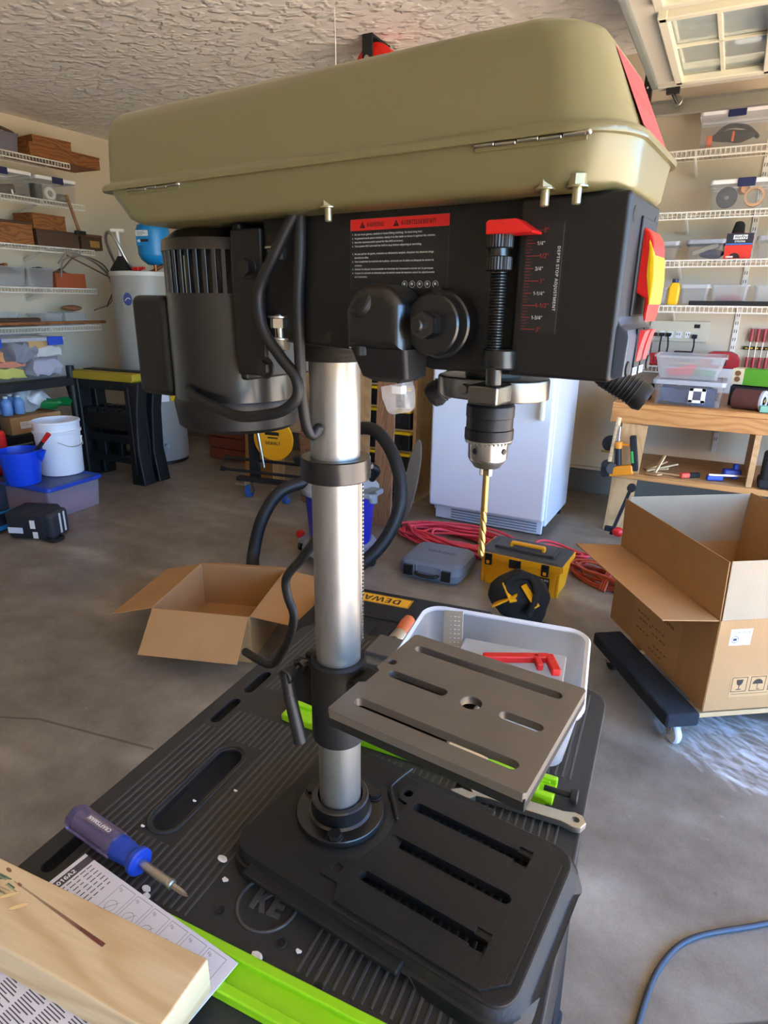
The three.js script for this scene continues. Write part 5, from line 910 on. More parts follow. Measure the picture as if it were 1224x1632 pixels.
// ---------------------------------------------------------------- middle distance: freezer, boards, organiser frame, saw stand
{
  const f = T('freezer', 'white upright freezer with a long handle against the back wall', 'freezer', [-1.175, 0, -3.85], 0);
  P(f, 'cabinet', at(box(.74, 1.58, .55, .012), 0, .85, -.03), M.fridge);
  P(f, 'door', at(box(.745, 1.53, .07, .02, 4), 0, .875, .295), M.fridge);
  P(f, 'door_handle', [at(box(.03, .56, .035, .012, 3), .315, 1.0, .36)], mat(0xe6e2cc, .4));
  const k = P(f, 'kick_plate', at(box(.7, .09, .02, .004), 0, .055, .245), M.fridge);
  for (let i = 0; i < 4; i++) P(k, 'louvre', at(box(.56, .008, .012, .002), .04, .028 + i * .017, .256), M.greyPlastic);
  for (const x of [-.33, .33]) for (const z of [-.25, .22]) P(f, 'foot', at(cyl(.02, .02), x, .01, z), M.softBlack);
  const b1 = T('board', 'pale smooth board leaning left of the freezer stack', 'board', [-2.13, 0, -3.68], 4 * D); P(b1, 'plank', at(box(.13, 1.5, .018, .002), 0, .755, 0, -.06, 0, 0), M.plyUp, [.0, .01, .0]);
  const b2 = T('board', 'brown grained board with a price tag leaning beside the freezer', 'board', [-1.76, 0, -3.32], 4 * D); P(b2, 'plank', at(box(.12, 1.15, .018, .002), 0, .58, 0, -.2, 0, .06), M.walnutUp, [0, .012, 0]);
  decal(b2, 'price_tag', .055, .09, printOf(110, 180, (g, w, h) => { g.fillStyle = '#e9e4da'; g.fillRect(0, 0, w, h); g.fillStyle = '#7a746a'; for (let i = 0; i < 5; i++) g.fillRect(14, 30 + i * 28, rr(40, 80), 5); }), [-.022, .25, -.0385], [-.2, 0, .06]);
  // frame with black organiser cases that have yellow trims
  const o = T('organizer_frame', 'tall wooden frame holding black parts cases with yellow edges', 'rack', [-2.05, 0, -3.95], 0);
  for (const x of [-.26, .26]) P(o, 'upright', at(box(.025, 1.25, .3, .002), x, .625, 0), M.plyUp);
  for (let i = 0; i < 8; i++) P(o, 'runner', at(box(.5, .012, .28, .001, 1), 0, .06 + i * .15, 0), M.ply);
  for (let i = 0; i < 8; i++) {
    const c = T('parts_case', `black parts case with yellow edge, number ${i + 1} from the floor in the wooden frame`.replace(/number (\d) from the floor/, (m, n) => ['lowest', 'second from the bottom', 'third from the bottom', 'fourth from the bottom', 'fifth from the bottom', 'sixth from the bottom', 'second from the top', 'topmost'][n - 1]), 'parts case', [-2.05, .067 + i * .15, -3.93], 0, 'parts cases in the wooden frame');
    P(c, 'case', at(box(.46, .11, .28, .01), 0, .056, 0), M.blackPlastic); P(c, 'yellow_edge', at(box(.47, .02, .29, .006), 0, .122, 0), M.yellow); for (const x of [-.14, .14]) P(c, 'latch', at(box(.06, .05, .014, .004), x, .07, .143), M.softBlack);
  }
  const rs = T('curved_panel', 'grey-tan curved panel leaning between the frame and the freezer', 'panel', [-1.64, 0, -3.46], 0);
  P(rs, 'panel', ext((() => { const e = new THREE.Shape(); e.absellipse(0, 0, .045, .27, 0, Math.PI * 2, false); return e; })(), .012, .003).rotateZ(-.14).rotateX(-.1).translate(0, .267, 0), mat(0x6d6152, .8));
  const ob = T('orange_jug', 'orange and red rounded bottle standing behind the column', 'bottle', [-2.38, .5, -3.5]); { const c = T('wooden_crate', 'brown slatted wooden crate under the orange bottle behind the vacuum', 'crate', [-2.37, 0, -3.52]); for (const x of [-.08, .08]) for (const z of [-.08, .08]) P(c, 'corner_post', at(box(.03, .49, .03, .003), x, .245, z), M.walnutUp); for (let i = 0; i < 4; i++) for (const s of [-1, 1]) { P(c, 'slat', at(box(.2, .09, .012, .002), 0, .06 + i * .125, s * .1), M.walnut); } P(c, 'top_board', at(box(.2, .012, .2, .002), 0, .4935, 0), M.walnut); } P(ob, 'bottle_body', lathe([[0, 0], [.06, .004], [.065, .02], [.06, .14], [.03, .18], [.025, .21], [0, .212]], 28, 1), M.orange); P(ob, 'bottle_cap', at(cyl(.026, .03), 0, .225, 0), M.red);
  // lumber pieces and folding saw stand with blue casters
  const l1 = T('lumber', 'rough pale stud standing upright behind the saw stand', 'lumber', [-2.9, 0, -3.75], 0); P(l1, 'plank', at(box(.09, .9, .04, .003), 0, .45, 0, -.06), M.pineUp);
  const l2 = T('lumber', 'knotty orange pine board standing right of the saw stand', 'lumber', [-2.56, 0, -3.68], 0); P(l2, 'plank', at(box(.16, .95, .02, .003), 0, .475, 0, -.06), M.oakUp);
  solo('crate', 'red-brown wooden crate in the shade behind the saw stand', 'crate', merge([0, 1, 2, 3].map((i) => at(box(.4, .09, .3, .006), 0, .05 + i * .1, 0))), mat(0x7a3a22, .75), [-3.75, 0, -4.25]);
  const cp = T('card_panel', 'plain brown cardboard sheet leaning behind the saw stand', 'cardboard', [-3.12, 0, -3.82], .2); P(cp, 'sheet', at(box(.3, .55, .006, .001), 0, .275, 0, -.1), M.cardDark);
  const s = T('saw_stand', 'black tubular saw stand with a yellow blade guard and blue casters', 'saw stand', [-2.76, 0, -3.42], 8 * D);
  P(s, 'lower_bar', [bar([-.33, .19, .06], [.32, .19, .06], .011), at(cyl(.017, .03), -.33, .19, .06, 0, 0, Math.PI / 2)], M.softBlack);
  P(s, 'lower_bar', [bar([-.33, .26, 0], [.32, .26, 0], .011), at(cyl(.017, .03), -.33, .26, 0, 0, 0, Math.PI / 2)], M.softBlack);
  P(s, 'upright', at(box(.07, .7, .04, .004), -.1, .45, 0), M.softBlack);
  P(s, 'motor_block', at(box(.3, .25, .16, .02), .06, .72, -.03), M.softBlack);
  const gd = P(s, 'blade_guard', at(cyl(.15, .02, 40), .09, .44, .05, Math.PI / 2), M.dewYellow);
  decal(gd, 'guard_print', .16, .16, printOf(160, 160, (g, w, h) => { g.fillStyle = '#eaa60d'; g.fillRect(0, 0, w, h); g.fillStyle = '#221d12'; g.fillRect(20, 30, 110, 24); g.fillRect(40, 66, 80, 10); g.font = 'bold 30px sans-serif'; g.fillText('DEWALT', 20, 120, 120); }), [.09, .44, .0606]);
  P(s, 'trigger_lever', bar([-.02, .48, .07], [.03, .24, .09], .013, 10, .007), M.steel);
  for (const [x, z] of [[-.12, .06], [.2, .1]]) { const c = P(s, 'caster', [at(box(.05, .02, .05, .003), x, .11, z), at(box(.006, .07, .04, .002), x - .02, .07, z), at(box(.006, .07, .04, .002), x + .02, .07, z), at(box(.09, .01, .03, .003), x - .05, .1, z + .03)], M.zinc); P(c, 'wheel', at(cyl(.046, .028), x, .046, z, 0, 0, Math.PI / 2), mat(0x2d62b0, .4)); }
  P(s, 'foot_rail', at(box(.5, .03, .05, .004), .04, .135, .06), M.softBlack);
}
// ---------------------------------------------------------------- back wall shelves
const BZ = -4.42, YB = [2.19, 1.865, 1.6, 1.34];
['topmost white wire shelf on the back wall', 'second white wire shelf from the top on the back wall', 'third white wire shelf from the top on the back wall', 'lowest long white wire shelf on the back wall above the sockets'].forEach((l, i) => wireShelf(l, 1.9, .31, [.4, YB[i], BZ], 0, 'wire shelves on the back wall'));
wireShelf('short white wire shelf with chargers just above the wooden workbench', .42, .2, [-.36, .965, -4.52], 0);
for (const x of [.02, .62, -.58]) { const st = S('trim_3', box(.03, 1.9, .012, .002), M.wire, [x, 1.35, Z0 + .006]); if (x === .02) { const sl = []; for (let i = 0; i < 36; i++) for (const q of [-.006, .006]) sl.push(at(box(.004, .02, .002, .0005, 1), q, -.86 + i * .05, .0065)); P(st, 'slot', sl, M.darkSteel).userData.kind = 'stuff'; } }
const BS = (x, i, z = -4.56, dy = 0) => [x, YB[i] + .0055 + dy, z];
{
  const o = { lid: mat(0xe7e7e8, .45), latch: M.navy, wall: M.clear };
  latchBin('storage_bin', 'clear bin holding a power tool, alone on the topmost back shelf', .36, .26, .175, BS(-.165, 0), 0, o);
  const tl = T('power_tool', 'black and yellow power tool inside the topmost back shelf bin', 'power tool', BS(-.17, 0, -4.5, .012)); P(tl, 'tool_body', [at(blob(.24, .07, .08, .012, 14, 2), 0, .05, 0), tube([[-.1, .05, 0], [-.04, .1, 0], [.06, .09, 0], [.12, .04, 0]], .012, 24, 8)], M.softBlack); P(tl, 'yellow_trim', [at(box(.03, .05, .06, .006), -.12, .03, .02), at(box(.012, .05, .02, .004), .0, .04, .05)], M.orange);
  const yl = T('plastic_case', 'bright yellow plastic case lying on the topmost back shelf bin', 'tool case', [-.13, YB[0] + .0055 + .188, -4.53], -2 * D); P(yl, 'case', at(lumpy(box(.3, .06, .1, .015, 4), .004, 10, 2), 0, .031, 0), M.yellow); P(yl, 'groove', at(box(.26, .004, .004, .001), .01, .034, .052), mat(0xa8860c, .5));
  latchBin('storage_bin', 'clear bin with white lid showing tape rolls, on the second back shelf', .36, .26, .145, BS(-.06, 1), 0, o);
  solo('sanding_disc', 'dark round sanding disc behind the clear wall of the tape bin', 'disc', at(lathe([[.012, -.01], [.055, -.01], [.055, .01], [.012, .01], [.012, -.01]], 36).rotateX(Math.PI / 2), 0, .06, 0), mat(0x2b303c, .7), BS(-.15, 1, -4.46, .006));
  solo('tape_roll', 'tan tape roll seen end-on in the clear bin of the second back shelf', 'tape', at(lathe([[.038, -.02], [.052, -.02], [.052, .02], [.038, .02], [.038, -.02]], 36).rotateX(Math.PI / 2), 0, .058, 0), mat(0xc79a6e, .6), BS(-.01, 1, -4.46, .006));
  solo('tape_roll', 'small orange-tan roll lying above the others in the tape bin', 'tape', at(cyl(.025, .05), 0, .1, 0, Math.PI / 2, .4), mat(0xc98a55, .6), BS(-.07, 1, -4.47, .006));
  // third back shelf
  latchBin('storage_bin', 'small clear bin of fittings left of the hand plane bin on the third back shelf', .24, .22, .095, BS(-.49, 2), 0, { wall: M.clear, lid: phys(0xc9ced6, .4, 0, { transmission: .5, thickness: 0 }) });
  latchBin('storage_bin', 'dark clear bin with silver tool showing on the third back shelf', .2, .22, .1, BS(-.22, 2), 0, { wall: M.clear, lid: mat(0x9298a4, .5) });
  solo('hand_tool', 'silver angled hand tool seen in the dark clear bin of the third shelf', 'hand tool', at(beam([-.07, .03, .05], [.07, .08, .05], .03, .03, .006), 0, 0, 0), M.zinc, BS(-.22, 2, -4.56, .006));
  solo('blue_bag', 'dark blue pouch at the bottom of the dark clear bin', 'pouch', at(blob(.14, .05, .08, .01, 18, 1), 0, .03, .03), M.navy, BS(-.18, 2, -4.56, .006));
  const hb = T('carton', 'red and black box of trash bags on the third back shelf', 'carton', BS(-.045, 2, -4.5), 0);
  P(hb, 'box', at(box(.14, .14, .09, .002), 0, .07, 0), mat(0xd22a1e, .5));
  decal(hb, 'box_front', .138, .138, printOf(256, 256, (g, w, h) => { g.fillStyle = '#d8301f'; g.fillRect(0, 0, w, h); g.fillStyle = '#1c2430'; g.fillRect(0, 0, w, 118); g.fillStyle = '#f2f2f0'; g.fillRect(66, 16, 134, 44); g.fillStyle = '#1c2430'; g.font = 'bold italic 46px sans-serif'; g.textAlign = 'center'; g.fillText('Hefty', 133, 54); g.fillStyle = '#e6e6e2'; g.font = 'bold 26px sans-serif'; g.fillText('STRONG', 133, 90); g.fillStyle = '#3b6ec2'; g.fillRect(0, 100, w, 14); g.fillStyle = '#2a1512'; g.beginPath(); g.arc(100, 250, 54, Math.PI, 0); g.fill(); g.fillStyle = '#f0d8d0'; g.fillRect(20, 226, 70, 18); }), [0, .07, .0456]);
  solo('black_bundle', 'black tool bundle standing behind the red and black carton', 'bundle', at(blob(.09, .22, .08, .02, 18, 9), 0, .11, 0), M.softBlack, BS(-.06, 2, -4.62));
  latchBin('storage_bin', 'pale clear bin right of the red and black carton on the third back shelf', .26, .22, .11, BS(.18, 2), 0, { wall: M.clear, lid: phys(0xc9ced6, .4, 0, { transmission: .5, thickness: 0 }) });
  // fourth back shelf
  latchBin('storage_bin', 'flat clear bin left of the yellow bottle on the lowest long shelf', .2, .22, .1, BS(-.49, 3), 0, { wall: M.milky });
  const yb = T('bottle', 'yellow bottle with dark cap on the lowest long back shelf', 'bottle', BS(-.355, 3, -4.46)); P(yb, 'bottle_body', loft([rr0(.056, .03, .012, 0), rr0(.064, .036, .015, .01), rr0(.068, .036, .016, .1), rr0(.05, .03, .014, .125), rr0(.034, .028, .013, .13)]), mat(0xe9b410, .4)); P(yb, 'bottle_cap', at(cyl(.018, .022), 0, .141, 0), M.navy);
  latchBin('storage_bin', 'milky bin behind the black bar, right of the yellow bottle', .16, .2, .11, BS(-.24, 3), 0, { wall: M.milky, lid: phys(0xd5d9de, .4, 0, { transmission: .5, thickness: 0 }) });
  latchBin('storage_bin', 'milky bin with reddish parts behind the middle of the black bar', .2, .22, .115, BS(-.05, 3), 0, { wall: M.milky });
  latchBin('storage_bin', 'milky bin at the right behind the end of the black bar', .2, .22, .115, BS(.18, 3), 0, { wall: M.milky });
  solo('red_parts', 'reddish small parts in the milky bin behind the black bar', 'hardware', at(blob(.15, .05, .12, .015, 22, 3), 0, .03, 0), mat(0xb8584c, .7), BS(-.05, 3, -4.52, .004));
  solo('metal_bar', 'long black flat bar lying on the lip of the lowest long shelf', 'bar', box(.9, .026, .03, .003), M.softBlack, [.19, YB[3] + .0185, -4.435]);
}
// ---------------------------------------------------------------- sockets, chargers, screwdrivers on the back wall
{
  const p = T('outlet_panel', 'cream wall panel with a row of sockets and switches above the workbench', 'outlet panel', [-.31, 1.17, Z0 + .012]);
  P(p, 'panel', at(box(.36, .13, .02, .003), 0, .01, 0), mat(0xcfc6b0, .6));
  for (const x of [.0, .055, -.1, -.05]) { const s = P(p, 'socket', at(box(.035, .042, .006, .004), x, -.012, .012), M.white); P(s, 'socket_slot', [at(box(.004, .012, .002, .0005), x - .007, -.008, .016), at(box(.004, .012, .002, .0005), x + .007, -.008, .016)], M.softBlack); }
  P(p, 'switch', at(box(.035, .024, .008, .002), .105, .045, .012), M.softBlack); P(p, 'plug', at(box(.03, .026, .03, .004), .1, -.02, .022), M.softBlack);
  for (const x of [-.1, -.06, -.145]) P(p, 'plug', at(box(.032, .022, .03, .005), x, -.012, .026), M.softBlack);
  P(p, 'plug_cord', [tube([[-.1, -.02, .03], [-.1, -.08, .06], [-.095, -.16, .08]], .005, 20, 6), tube([[-.06, -.02, .03], [-.05, -.09, .06], [-.06, -.16, .08]], .005, 20, 6), tube([[.1, -.03, .03], [.105, -.08, .06], [.1, -.13, .09]], .005, 20, 6)], M.softBlack);
  const c1 = T('battery_charger', 'red battery charger with vents on the short wire shelf', 'battery charger', [-.44, .9705, -4.6]); P(c1, 'charger_body', at(box(.17, .07, .12, .012), 0, .036, 0), mat(0xb81f26, .45)); P(c1, 'battery', at(box(.07, .07, .08, .008), -.05, .107, -.01), mat(0x5a1418, .5)); for (let i = 0; i < 6; i++) P(c1, 'vent', at(box(.004, .04, .003, .0005), -.05 + i * .022, .036, .0605), M.softBlack);
  const c2 = T('battery_charger', 'black and yellow battery charger beside the red one', 'battery charger', [-.26, .9705, -4.61]); P(c2, 'charger_body', loft([rr0(.14, .12, .015, 0), rr0(.14, .12, .015, .03), rr0(.1, .09, .012, .09)]), M.softBlack); P(c2, 'yellow_trim', at(box(.142, .014, .122, .005), 0, .02, 0), M.dewYellow);
  const c3 = T('battery_charger', 'red arched charger with white lettering behind the clear bins', 'battery charger', [-.03, .98, -4.55]);
  P(c3, 'charger_body', ext(shape([[-.105, 0], [-.105, .055], [-.08, .085], [-.05, .098], [.05, .098], [.085, .08], [.105, .05], [.105, 0]]), .12, .006, 3).translate(0, -.005, -.06), mat(0xa81e24, .45));
  decal(c3, 'charger_print', .09, .045, printOf(180, 90, (g, w, h) => { g.fillStyle = '#1d1b20'; g.fillRect(0, 0, w, h); g.fillStyle = '#f1f1f1'; g.font = 'bold italic 58px sans-serif'; g.fillText('SKIL', 22, 56); g.fillRect(20, 68, 140, 14); }), [-.015, .035, .0608]);
  P(c3, 'stand', at(box(.22, .15, .1, .006), 0, -.08, 0), M.white);
  const sr = T('tool_rail', 'black and yellow magnetic strip on the back wall', 'tool rail', [.2, 1.09, Z0 + .01]); P(sr, 'strip', at(box(.24, .02, .018, .003), 0, 0, 0), M.softBlack); for (let i = 0; i < 8; i++) P(sr, 'yellow_band', at(box(.016, .008, .002, .0005), -.1 + i * .028, 0, .0095), M.yellow);
  for (let i = 0; i < 5; i++) { const s = T('screwdriver', ['leftmost red-handled screwdriver on the magnetic strip', 'second red-handled screwdriver from the left on the magnetic strip', 'middle red-handled screwdriver on the magnetic strip', 'fourth red-handled screwdriver on the magnetic strip', 'rightmost red-handled screwdriver on the magnetic strip'][i], 'screwdriver', [.115 + i * .035, 1.0, Z0 + .03], 0, 'screwdrivers on the magnetic strip'); P(s, 'handle', at(cyl(.011, .09), 0, -.01, 0), mat(0xa4323a, .35)); P(s, 'shaft', at(cyl(.004, .1), 0, .08, 0), M.steel); P(s, 'upper_handle', at(cyl(.011, .08), 0, .17, 0), mat(0xa4323a, .35)); }
}
// ---------------------------------------------------------------- wooden workbench and what is on it
{
  const wb = T('wooden_workbench', 'orange wooden workbench with a lower shelf against the back wall', 'workbench', [.35, 0, -4.3]);
  P(wb, 'top', at(box(1.8, .03, .8, .004), 0, .785, 0), M.oak); P(wb, 'apron', at(box(1.8, .085, .025, .003), 0, .7275, .39), M.oak);
  P(wb, 'end_panel', at(box(.025, .7, .55, .002), -.845, .35, .09), M.ply); P(wb, 'end_panel', at(box(.025, .7, .55, .002), .845, .35, .09), M.ply);
  P(wb, 'front_leg', at(box(.14, .68, .02, .002), -.78, .34, .375, 0, 0, -.05), M.plyUp);
  P(wb, 'lower_shelf', [at(box(1.66, .02, .6, .002), 0, .375, .08)], M.ply); P(wb, 'shelf_edge', at(box(1.66, .035, .02, .003), 0, .3675, .39), M.oak);
  P(wb, 'divider', at(box(.03, .33, .6, .002), -.13, .55, .08), M.ply);
  const W2 = (x, z) => [x, .8005, z];
  latchBin('storage_bin', 'lower of two stacked clear bins on the workbench, with a white square label', .36, .3, .13, W2(-.165, -4.1), 0, { wall: M.clear, lid: phys(0xcfd5de, .35, 0, { transmission: .5, thickness: 0 }) });
  const lb = scene.children[scene.children.length - 1]; P(lb, 'white_label', [at(box(.085, .016, .002, .0005), .05, .095, .147), at(box(.085, .016, .002, .0005), .05, .03, .147), at(box(.022, .08, .002, .0005), .018, .063, .147), at(box(.022, .08, .002, .0005), .082, .063, .147)], M.label);
  solo('parts_pouch', 'dark blue-grey pouch filling the lower stacked bin', 'pouch', at(cloth(.28, .08, .22, 6), 0, .045, 0), mat(0x3d4866, .8), W2(-.17, -4.1).map((v, i) => (i === 1 ? v + .006 : v)));
  const ub = T('open_bin', 'upper of two stacked clear bins, open with tapered sides and red tools', 'storage bin', [-.18, .945, -4.1]); P(ub, 'bin_wall', tub(.36, .28, .13, .03, .025, M.milky, .014), M.milky);
  solo('red_pliers', 'pinkish red tool handles in the open upper bin', 'hand tool', merge([beam([-.12, .02, .02], [.03, .06, .03], .03, .03, .008), beam([-.1, .015, .06], [.02, .03, .07], .03, .025, .008)]), mat(0xd8404a, .5), [-.18, .953, -4.1]);
  solo('green_pouch', 'pale green bundle in the open upper bin beside the red tools', 'bundle', at(blob(.13, .04, .1, .01, 20, 2), 0, .024, 0), mat(0x5f9a7a, .7), [-.1, .953, -4.08]);
  const dr = T('sanding_drum', 'brown sandpaper drum with white core lying on the workbench', 'sanding drum', [.14, .855, -4.02], -.35); P(dr, 'abrasive_sleeve', at(cyl(.055, .14, 40), 0, 0, 0, 0, 0, Math.PI / 2), mat(0x5a332b, .9)); P(dr, 'core_ring', lathe([[.024, 0], [.056, 0], [.056, .012], [.024, .012]], 40).rotateZ(-Math.PI / 2).translate(.07, 0, 0), mat(0xb9bec8, .4)); P(dr, 'spindle', at(cyl(.014, .02), .078, 0, 0, 0, 0, Math.PI / 2), M.gold);
  const gb = T('green_box', 'green box with cream picture end behind the brown drum', 'carton', [.17, .915, -4.16], -.25); P(gb, 'box', at(box(.17, .09, .1, .002), .02, .05, 0), mat(0x5aa028, .5)); P(gb, 'cream_panel', at(box(.06, .088, .102, .002), -.09, .05, 0), mat(0xd9cda8, .6)); for (const y of [.035, .068]) P(gb, 'round_picture', at(cyl(.015, .002), -.09, y, .052, Math.PI / 2), mat(0x7a5232, .6));
  solo('tool_box', 'dark tool box under the green carton at the back of the workbench', 'tool box', box(.24, .11, .14, .006), M.softBlack, [.17, .8565, -4.19], [0, -.1, 0]);
  solo('green_block', 'pale green plastic block in front of the sanding drum', 'block', box(.05, .035, .04, .004), mat(0x7fb39a, .5), [.225, .819, -3.95]);
  solo('power_tool', 'black power tool at the left end of the workbench top', 'power tool', merge([at(box(.1, .05, .12, .01), 0, .026, 0), at(box(.12, .04, .05, .01), 0, .075, 0)]), M.softBlack, W2(-.42, -4.14));
  // lower shelf
  const YW = .385;
  for (let i = 0; i < 6; i++) solo('wood_scrap', ['flat pale wood scrap leaning at the left of the lower shelf', 'thin wood strip crossing the scraps on the lower shelf', 'short wood scrap in the scrap heap', 'curled pale wood scrap at the front of the heap', 'narrow wood sliver pointing right from the scrap heap', 'tallest wood sliver standing in the scrap heap'][i], 'wood scrap', beam([0, .01, 0], [[.1, .06, -.06], [.16, .05, -.1], [.07, .02, .05], [.09, .03, .02], [.18, .015, .04], [.04, .12, -.03]][i], [.06, .014, .04, .03, .012, .02][i], .008, .001), i % 2 ? M.pine : M.ply, [-.33 + i * .012, YW + .002, -4.02 + (i % 3) * .05]);
  const rt = T('utility_knife', 'red and grey utility knife lying on the lower workbench shelf', 'knife', [-.07, YW, -3.98], .7); P(rt, 'grip', at(box(.1, .03, .03, .01), 0, .016, 0), M.softBlack); P(rt, 'red_end', at(box(.06, .034, .034, .012), -.05, .018, 0), mat(0xe0503c, .45));
  const bc = T('bar_clamp', 'blue pistol-grip clamp lying on the lower workbench shelf', 'clamp', [.1, YW, -4.0], .35); P(bc, 'grip', at(box(.1, .05, .05, .015), .03, .05, 0), mat(0x16328a, .45)); P(bc, 'jaw', at(box(.09, .03, .03, .008), -.06, .02, .01), mat(0x1d46b8, .45)); P(bc, 'jaw', at(box(.03, .09, .03, .008), .05, .06, 0), mat(0x1d46b8, .45)); P(bc, 'bar', at(box(.2, .012, .008, .002), 0, .04, .024), M.zinc);
  solo('power_tool', 'black power tool standing right of the shelf divider', 'power tool', merge([at(box(.1, .2, .14, .02), 0, .1, 0), at(box(.12, .05, .16, .015), 0, .03, 0)]), M.softBlack, [.32, YW, -3.98]);
  // tools hanging at the left end
  const ng = T('nail_gun', 'orange and black pneumatic nail gun hanging at the workbench end', 'nail gun', [-.46, .38, -3.85]);
  P(ng, 'head', [at(box(.14, .06, .05, .012), .01, .03, 0, 0, 0, .22)], mat(0xe08a1c, .42)); P(ng, 'head_cap', at(box(.05, .062, .056, .012), -.075, .012, 0, 0, 0, .22), M.softBlack);
  P(ng, 'grip', at(cyl(.019, .1), -.015, .11, 0, 0, 0, .12), M.rubber); P(ng, 'collar', [at(cyl(.021, .04), -.02, .18, 0), at(box(.06, .014, .014, .004), .02, .185, 0)], mat(0xe08a1c, .42));
  P(ng, 'air_fitting', [at(cyl(.008, .09), -.026, .245, 0), at(cyl(.011, .02), -.026, .215, 0)], M.steel);
  P(ng, 'magazine', at(box(.036, .21, .04, .008), .07, .14, .0, 0, 0, .18), M.softBlack); P(ng, 'green_window', at(box(.012, .07, .004, .001), .066, .12, .0215, 0, 0, .18), mat(0x2fb04a, .5));
  const ml = T('mallet', 'rubber mallet with wooden handle hanging left of the nail gun', 'mallet', [-.52, .44, -3.86]); P(ml, 'handle', bar([.0, .0, 0], [.022, .28, 0], .013), M.pine); P(ml, 'head', at(cyl(.034, .09), 0, -.02, 0, Math.PI / 2, .5), M.rubber);
  const bs = T('back_saw', 'small black backed hand tool with brass ferrule hanging behind the mallet', 'hand tool', [-.535, .46, -3.92]); P(bs, 'blade', at(lathe([[0, 0], [.05, .002], [.05, .008], [0, .01]], 30).rotateX(Math.PI / 2), 0, .09, 0), M.softBlack); P(bs, 'ferrule', at(box(.08, .012, .012, .003), -.01, .04, .01), M.gold);
  const fc = T('bar_clamp', 'red and black bar clamp leaning against the workbench leg', 'clamp', [-.42, 0, -3.78]); P(fc, 'bar', at(box(.02, .32, .01, .002), .01, .18, 0, 0, 0, -.25), M.softBlack); P(fc, 'head', at(cyl(.024, .03), .05, .33, 0, Math.PI / 2), M.softBlack); P(fc, 'red_handle', at(blob(.07, .06, .05, .004, 20, 3), .01, .05, .01), M.red); P(fc, 'lower_jaw', at(box(.06, .03, .03, .006), -.04, .06, 0), M.softBlack);
  solo('blister_pack', 'small blue and clear package on the floor by the workbench leg', 'package', merge([at(box(.1, .012, .06, .003), 0, .006, 0), at(box(.04, .02, .04, .006), .03, .016, 0)]), mat(0x3f78c8, .4), [-.4, 0, -3.55], [0, .4, 0]);
}
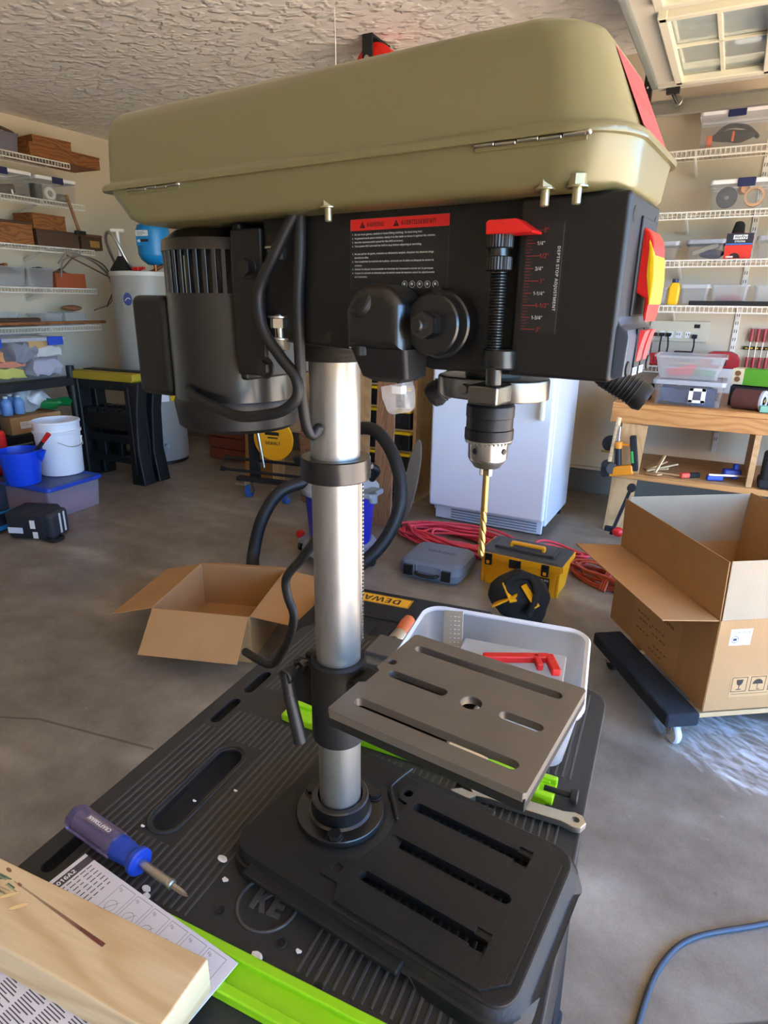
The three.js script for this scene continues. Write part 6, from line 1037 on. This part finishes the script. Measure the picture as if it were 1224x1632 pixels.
// ---------------------------------------------------------------- overhead: garage door, track, reel
{
  const d = T('garage_door', 'pale open overhead garage door with framed windows', 'garage door', [0, 2.36, 0]);
  const ZA = -3.72, ZB = .9, DL = ZB - ZA;
  const skin = mat(0xcfcab8, .55), frame = mat(0xd9d4bc, .5);
  for (let i = 0; i < 4; i++) {
    const x0 = -.5 + i * .54, x1 = x0 + .535;
    if (i) { P(d, 'door_section', at(box(x1 - x0, .04, DL, .004), (x0 + x1) / 2, 0, (ZA + ZB) / 2), skin); continue; }
    // glazed section: rails with openings for the windows
    const n = 5, wl = DL / n, parts = [at(box(.1, .04, DL, .004), x0 + .05, 0, (ZA + ZB) / 2), at(box(.08, .04, DL, .004), x1 - .04, 0, (ZA + ZB) / 2)];
    for (let k = 0; k <= n; k++) { const w = .11; parts.push(at(box(x1 - x0 - .17, .04, w, .004), (x0 + x1) / 2 + .01, 0, Math.min(ZB - w / 2, Math.max(ZA + w / 2, ZA + k * wl)))); }
    const sec = P(d, 'window_section', parts, skin);
    for (let k = 0; k < n; k++) {
      const za = ZA + k * wl + (k ? .06 : .11), zb = ZA + (k + 1) * wl - (k === n - 1 ? .11 : .06), zc = (za + zb) / 2, L = zb - za, xa = x0 + .1, xb = x1 - .08, xc = (xa + xb) / 2;
      P(sec, 'window_frame', [at(box(.035, .03, L + .05, .005), xa, -.03, zc), at(box(.035, .03, L + .05, .005), xb, -.03, zc), at(box(xb - xa + .03, .03, .035, .005), xc, -.03, za - .005), at(box(xb - xa + .03, .03, .035, .005), xc, -.03, zb + .005)], frame);
      P(sec, 'muntin', [at(box(.018, .012, L, .003), xc, -.012, zc), at(box(xb - xa, .012, .018, .003), xc, -.012, zc)], frame);
      P(sec, 'window_pane', at(plainBox(xb - xa, .004, L), xc, -.004, zc), phys(0xb9c6c4, .03, 0, { metalness: .35, clearcoat: 1, clearcoatRoughness: .02 }));
    }
  }
  P(d, 'edge_rail', [at(box(.035, .06, DL, .012), -.515, .0, (ZA + ZB) / 2)], mat(0x9aa19c, .35, .5));
  P(d, 'end_stile', [at(box(2.1, .05, .05, .004), .55, -.01, ZA + .02)], mat(0xb9b4a4, .5));
  const hg = P(d, 'roller_hinge', [at(box(.06, .03, .03, .003), -.43, -.045, ZA + .02), bar([-.42, -.06, ZA + .03], [-.42, -.06, ZA - .1], .006), bar([-.45, -.03, ZA + .02], [-.41, -.09, ZA - .02], .006)], M.darkSteel);
  P(hg, 'roller', at(cyl(.024, .012), -.42, -.06, ZA - .1, Math.PI / 2), M.zinc);
  const tr = T('door_track', 'galvanised steel door track along the back wall under the ceiling', 'door track', [0, 2.28, -3.85]);
  P(tr, 'track_channel', [at(box(2.7, .06, .005, .001), .8, .0, -.02), at(box(2.7, .005, .04, .001), .8, -.03, 0), at(box(2.7, .005, .03, .001), .8, .03, 0)], M.zinc);
  const hole = []; const hp = P(tr, 'hanger_angle', [at(box(.036, .42, .003, .0005), -.565, .18, .03), at(box(.003, .42, .036, .0005), -.547, .18, .012)], M.darkSteel);
  for (let i = 0; i < 12; i++) P(hp, 'punched_hole', at(cyl(.005, .001, 12), -.565, -.01 + i * .034, .0322, Math.PI / 2), M.white);
  S('beam_back', plainBox(3.2, .16, .1), M.wall, [.6, CH - .08, -4.3]);
  const r = T('cord_reel', 'red retractable reel in a black bracket under the ceiling', 'cord reel', [-1.91, CH, -3.45], Math.PI / 2);
  P(r, 'bracket', [at(box(.2, .012, .06, .002), 0, -.008, 0), at(box(.012, .13, .06, .002), -.095, -.065, 0), at(box(.012, .13, .06, .002), .095, -.065, 0)], M.softBlack);
  P(r, 'bracket_bolt', [at(cyl(.014, .01), -.104, -.11, 0, 0, 0, Math.PI / 2), at(cyl(.014, .01), .104, -.11, 0, 0, 0, Math.PI / 2)], M.zinc);
  P(r, 'reel_body', [at(cyl(.12, .12, 40), 0, -.15, .02, 0, 0, Math.PI / 2), at(cyl(.09, .15, 40), 0, -.15, .02, 0, 0, Math.PI / 2)], mat(0xe3291c, .4));
  solo('pull_string', 'thin white pull string hanging from the ceiling', 'string', tube([[0, 0, 0], [.004, -.18, 0], [0, -.36, 0]], .0022, 20, 6), M.label, [-1.9, CH, -3.02]);
}
renderer.toneMappingExposure = EXPOSURE;
renderer.render(scene, camera);
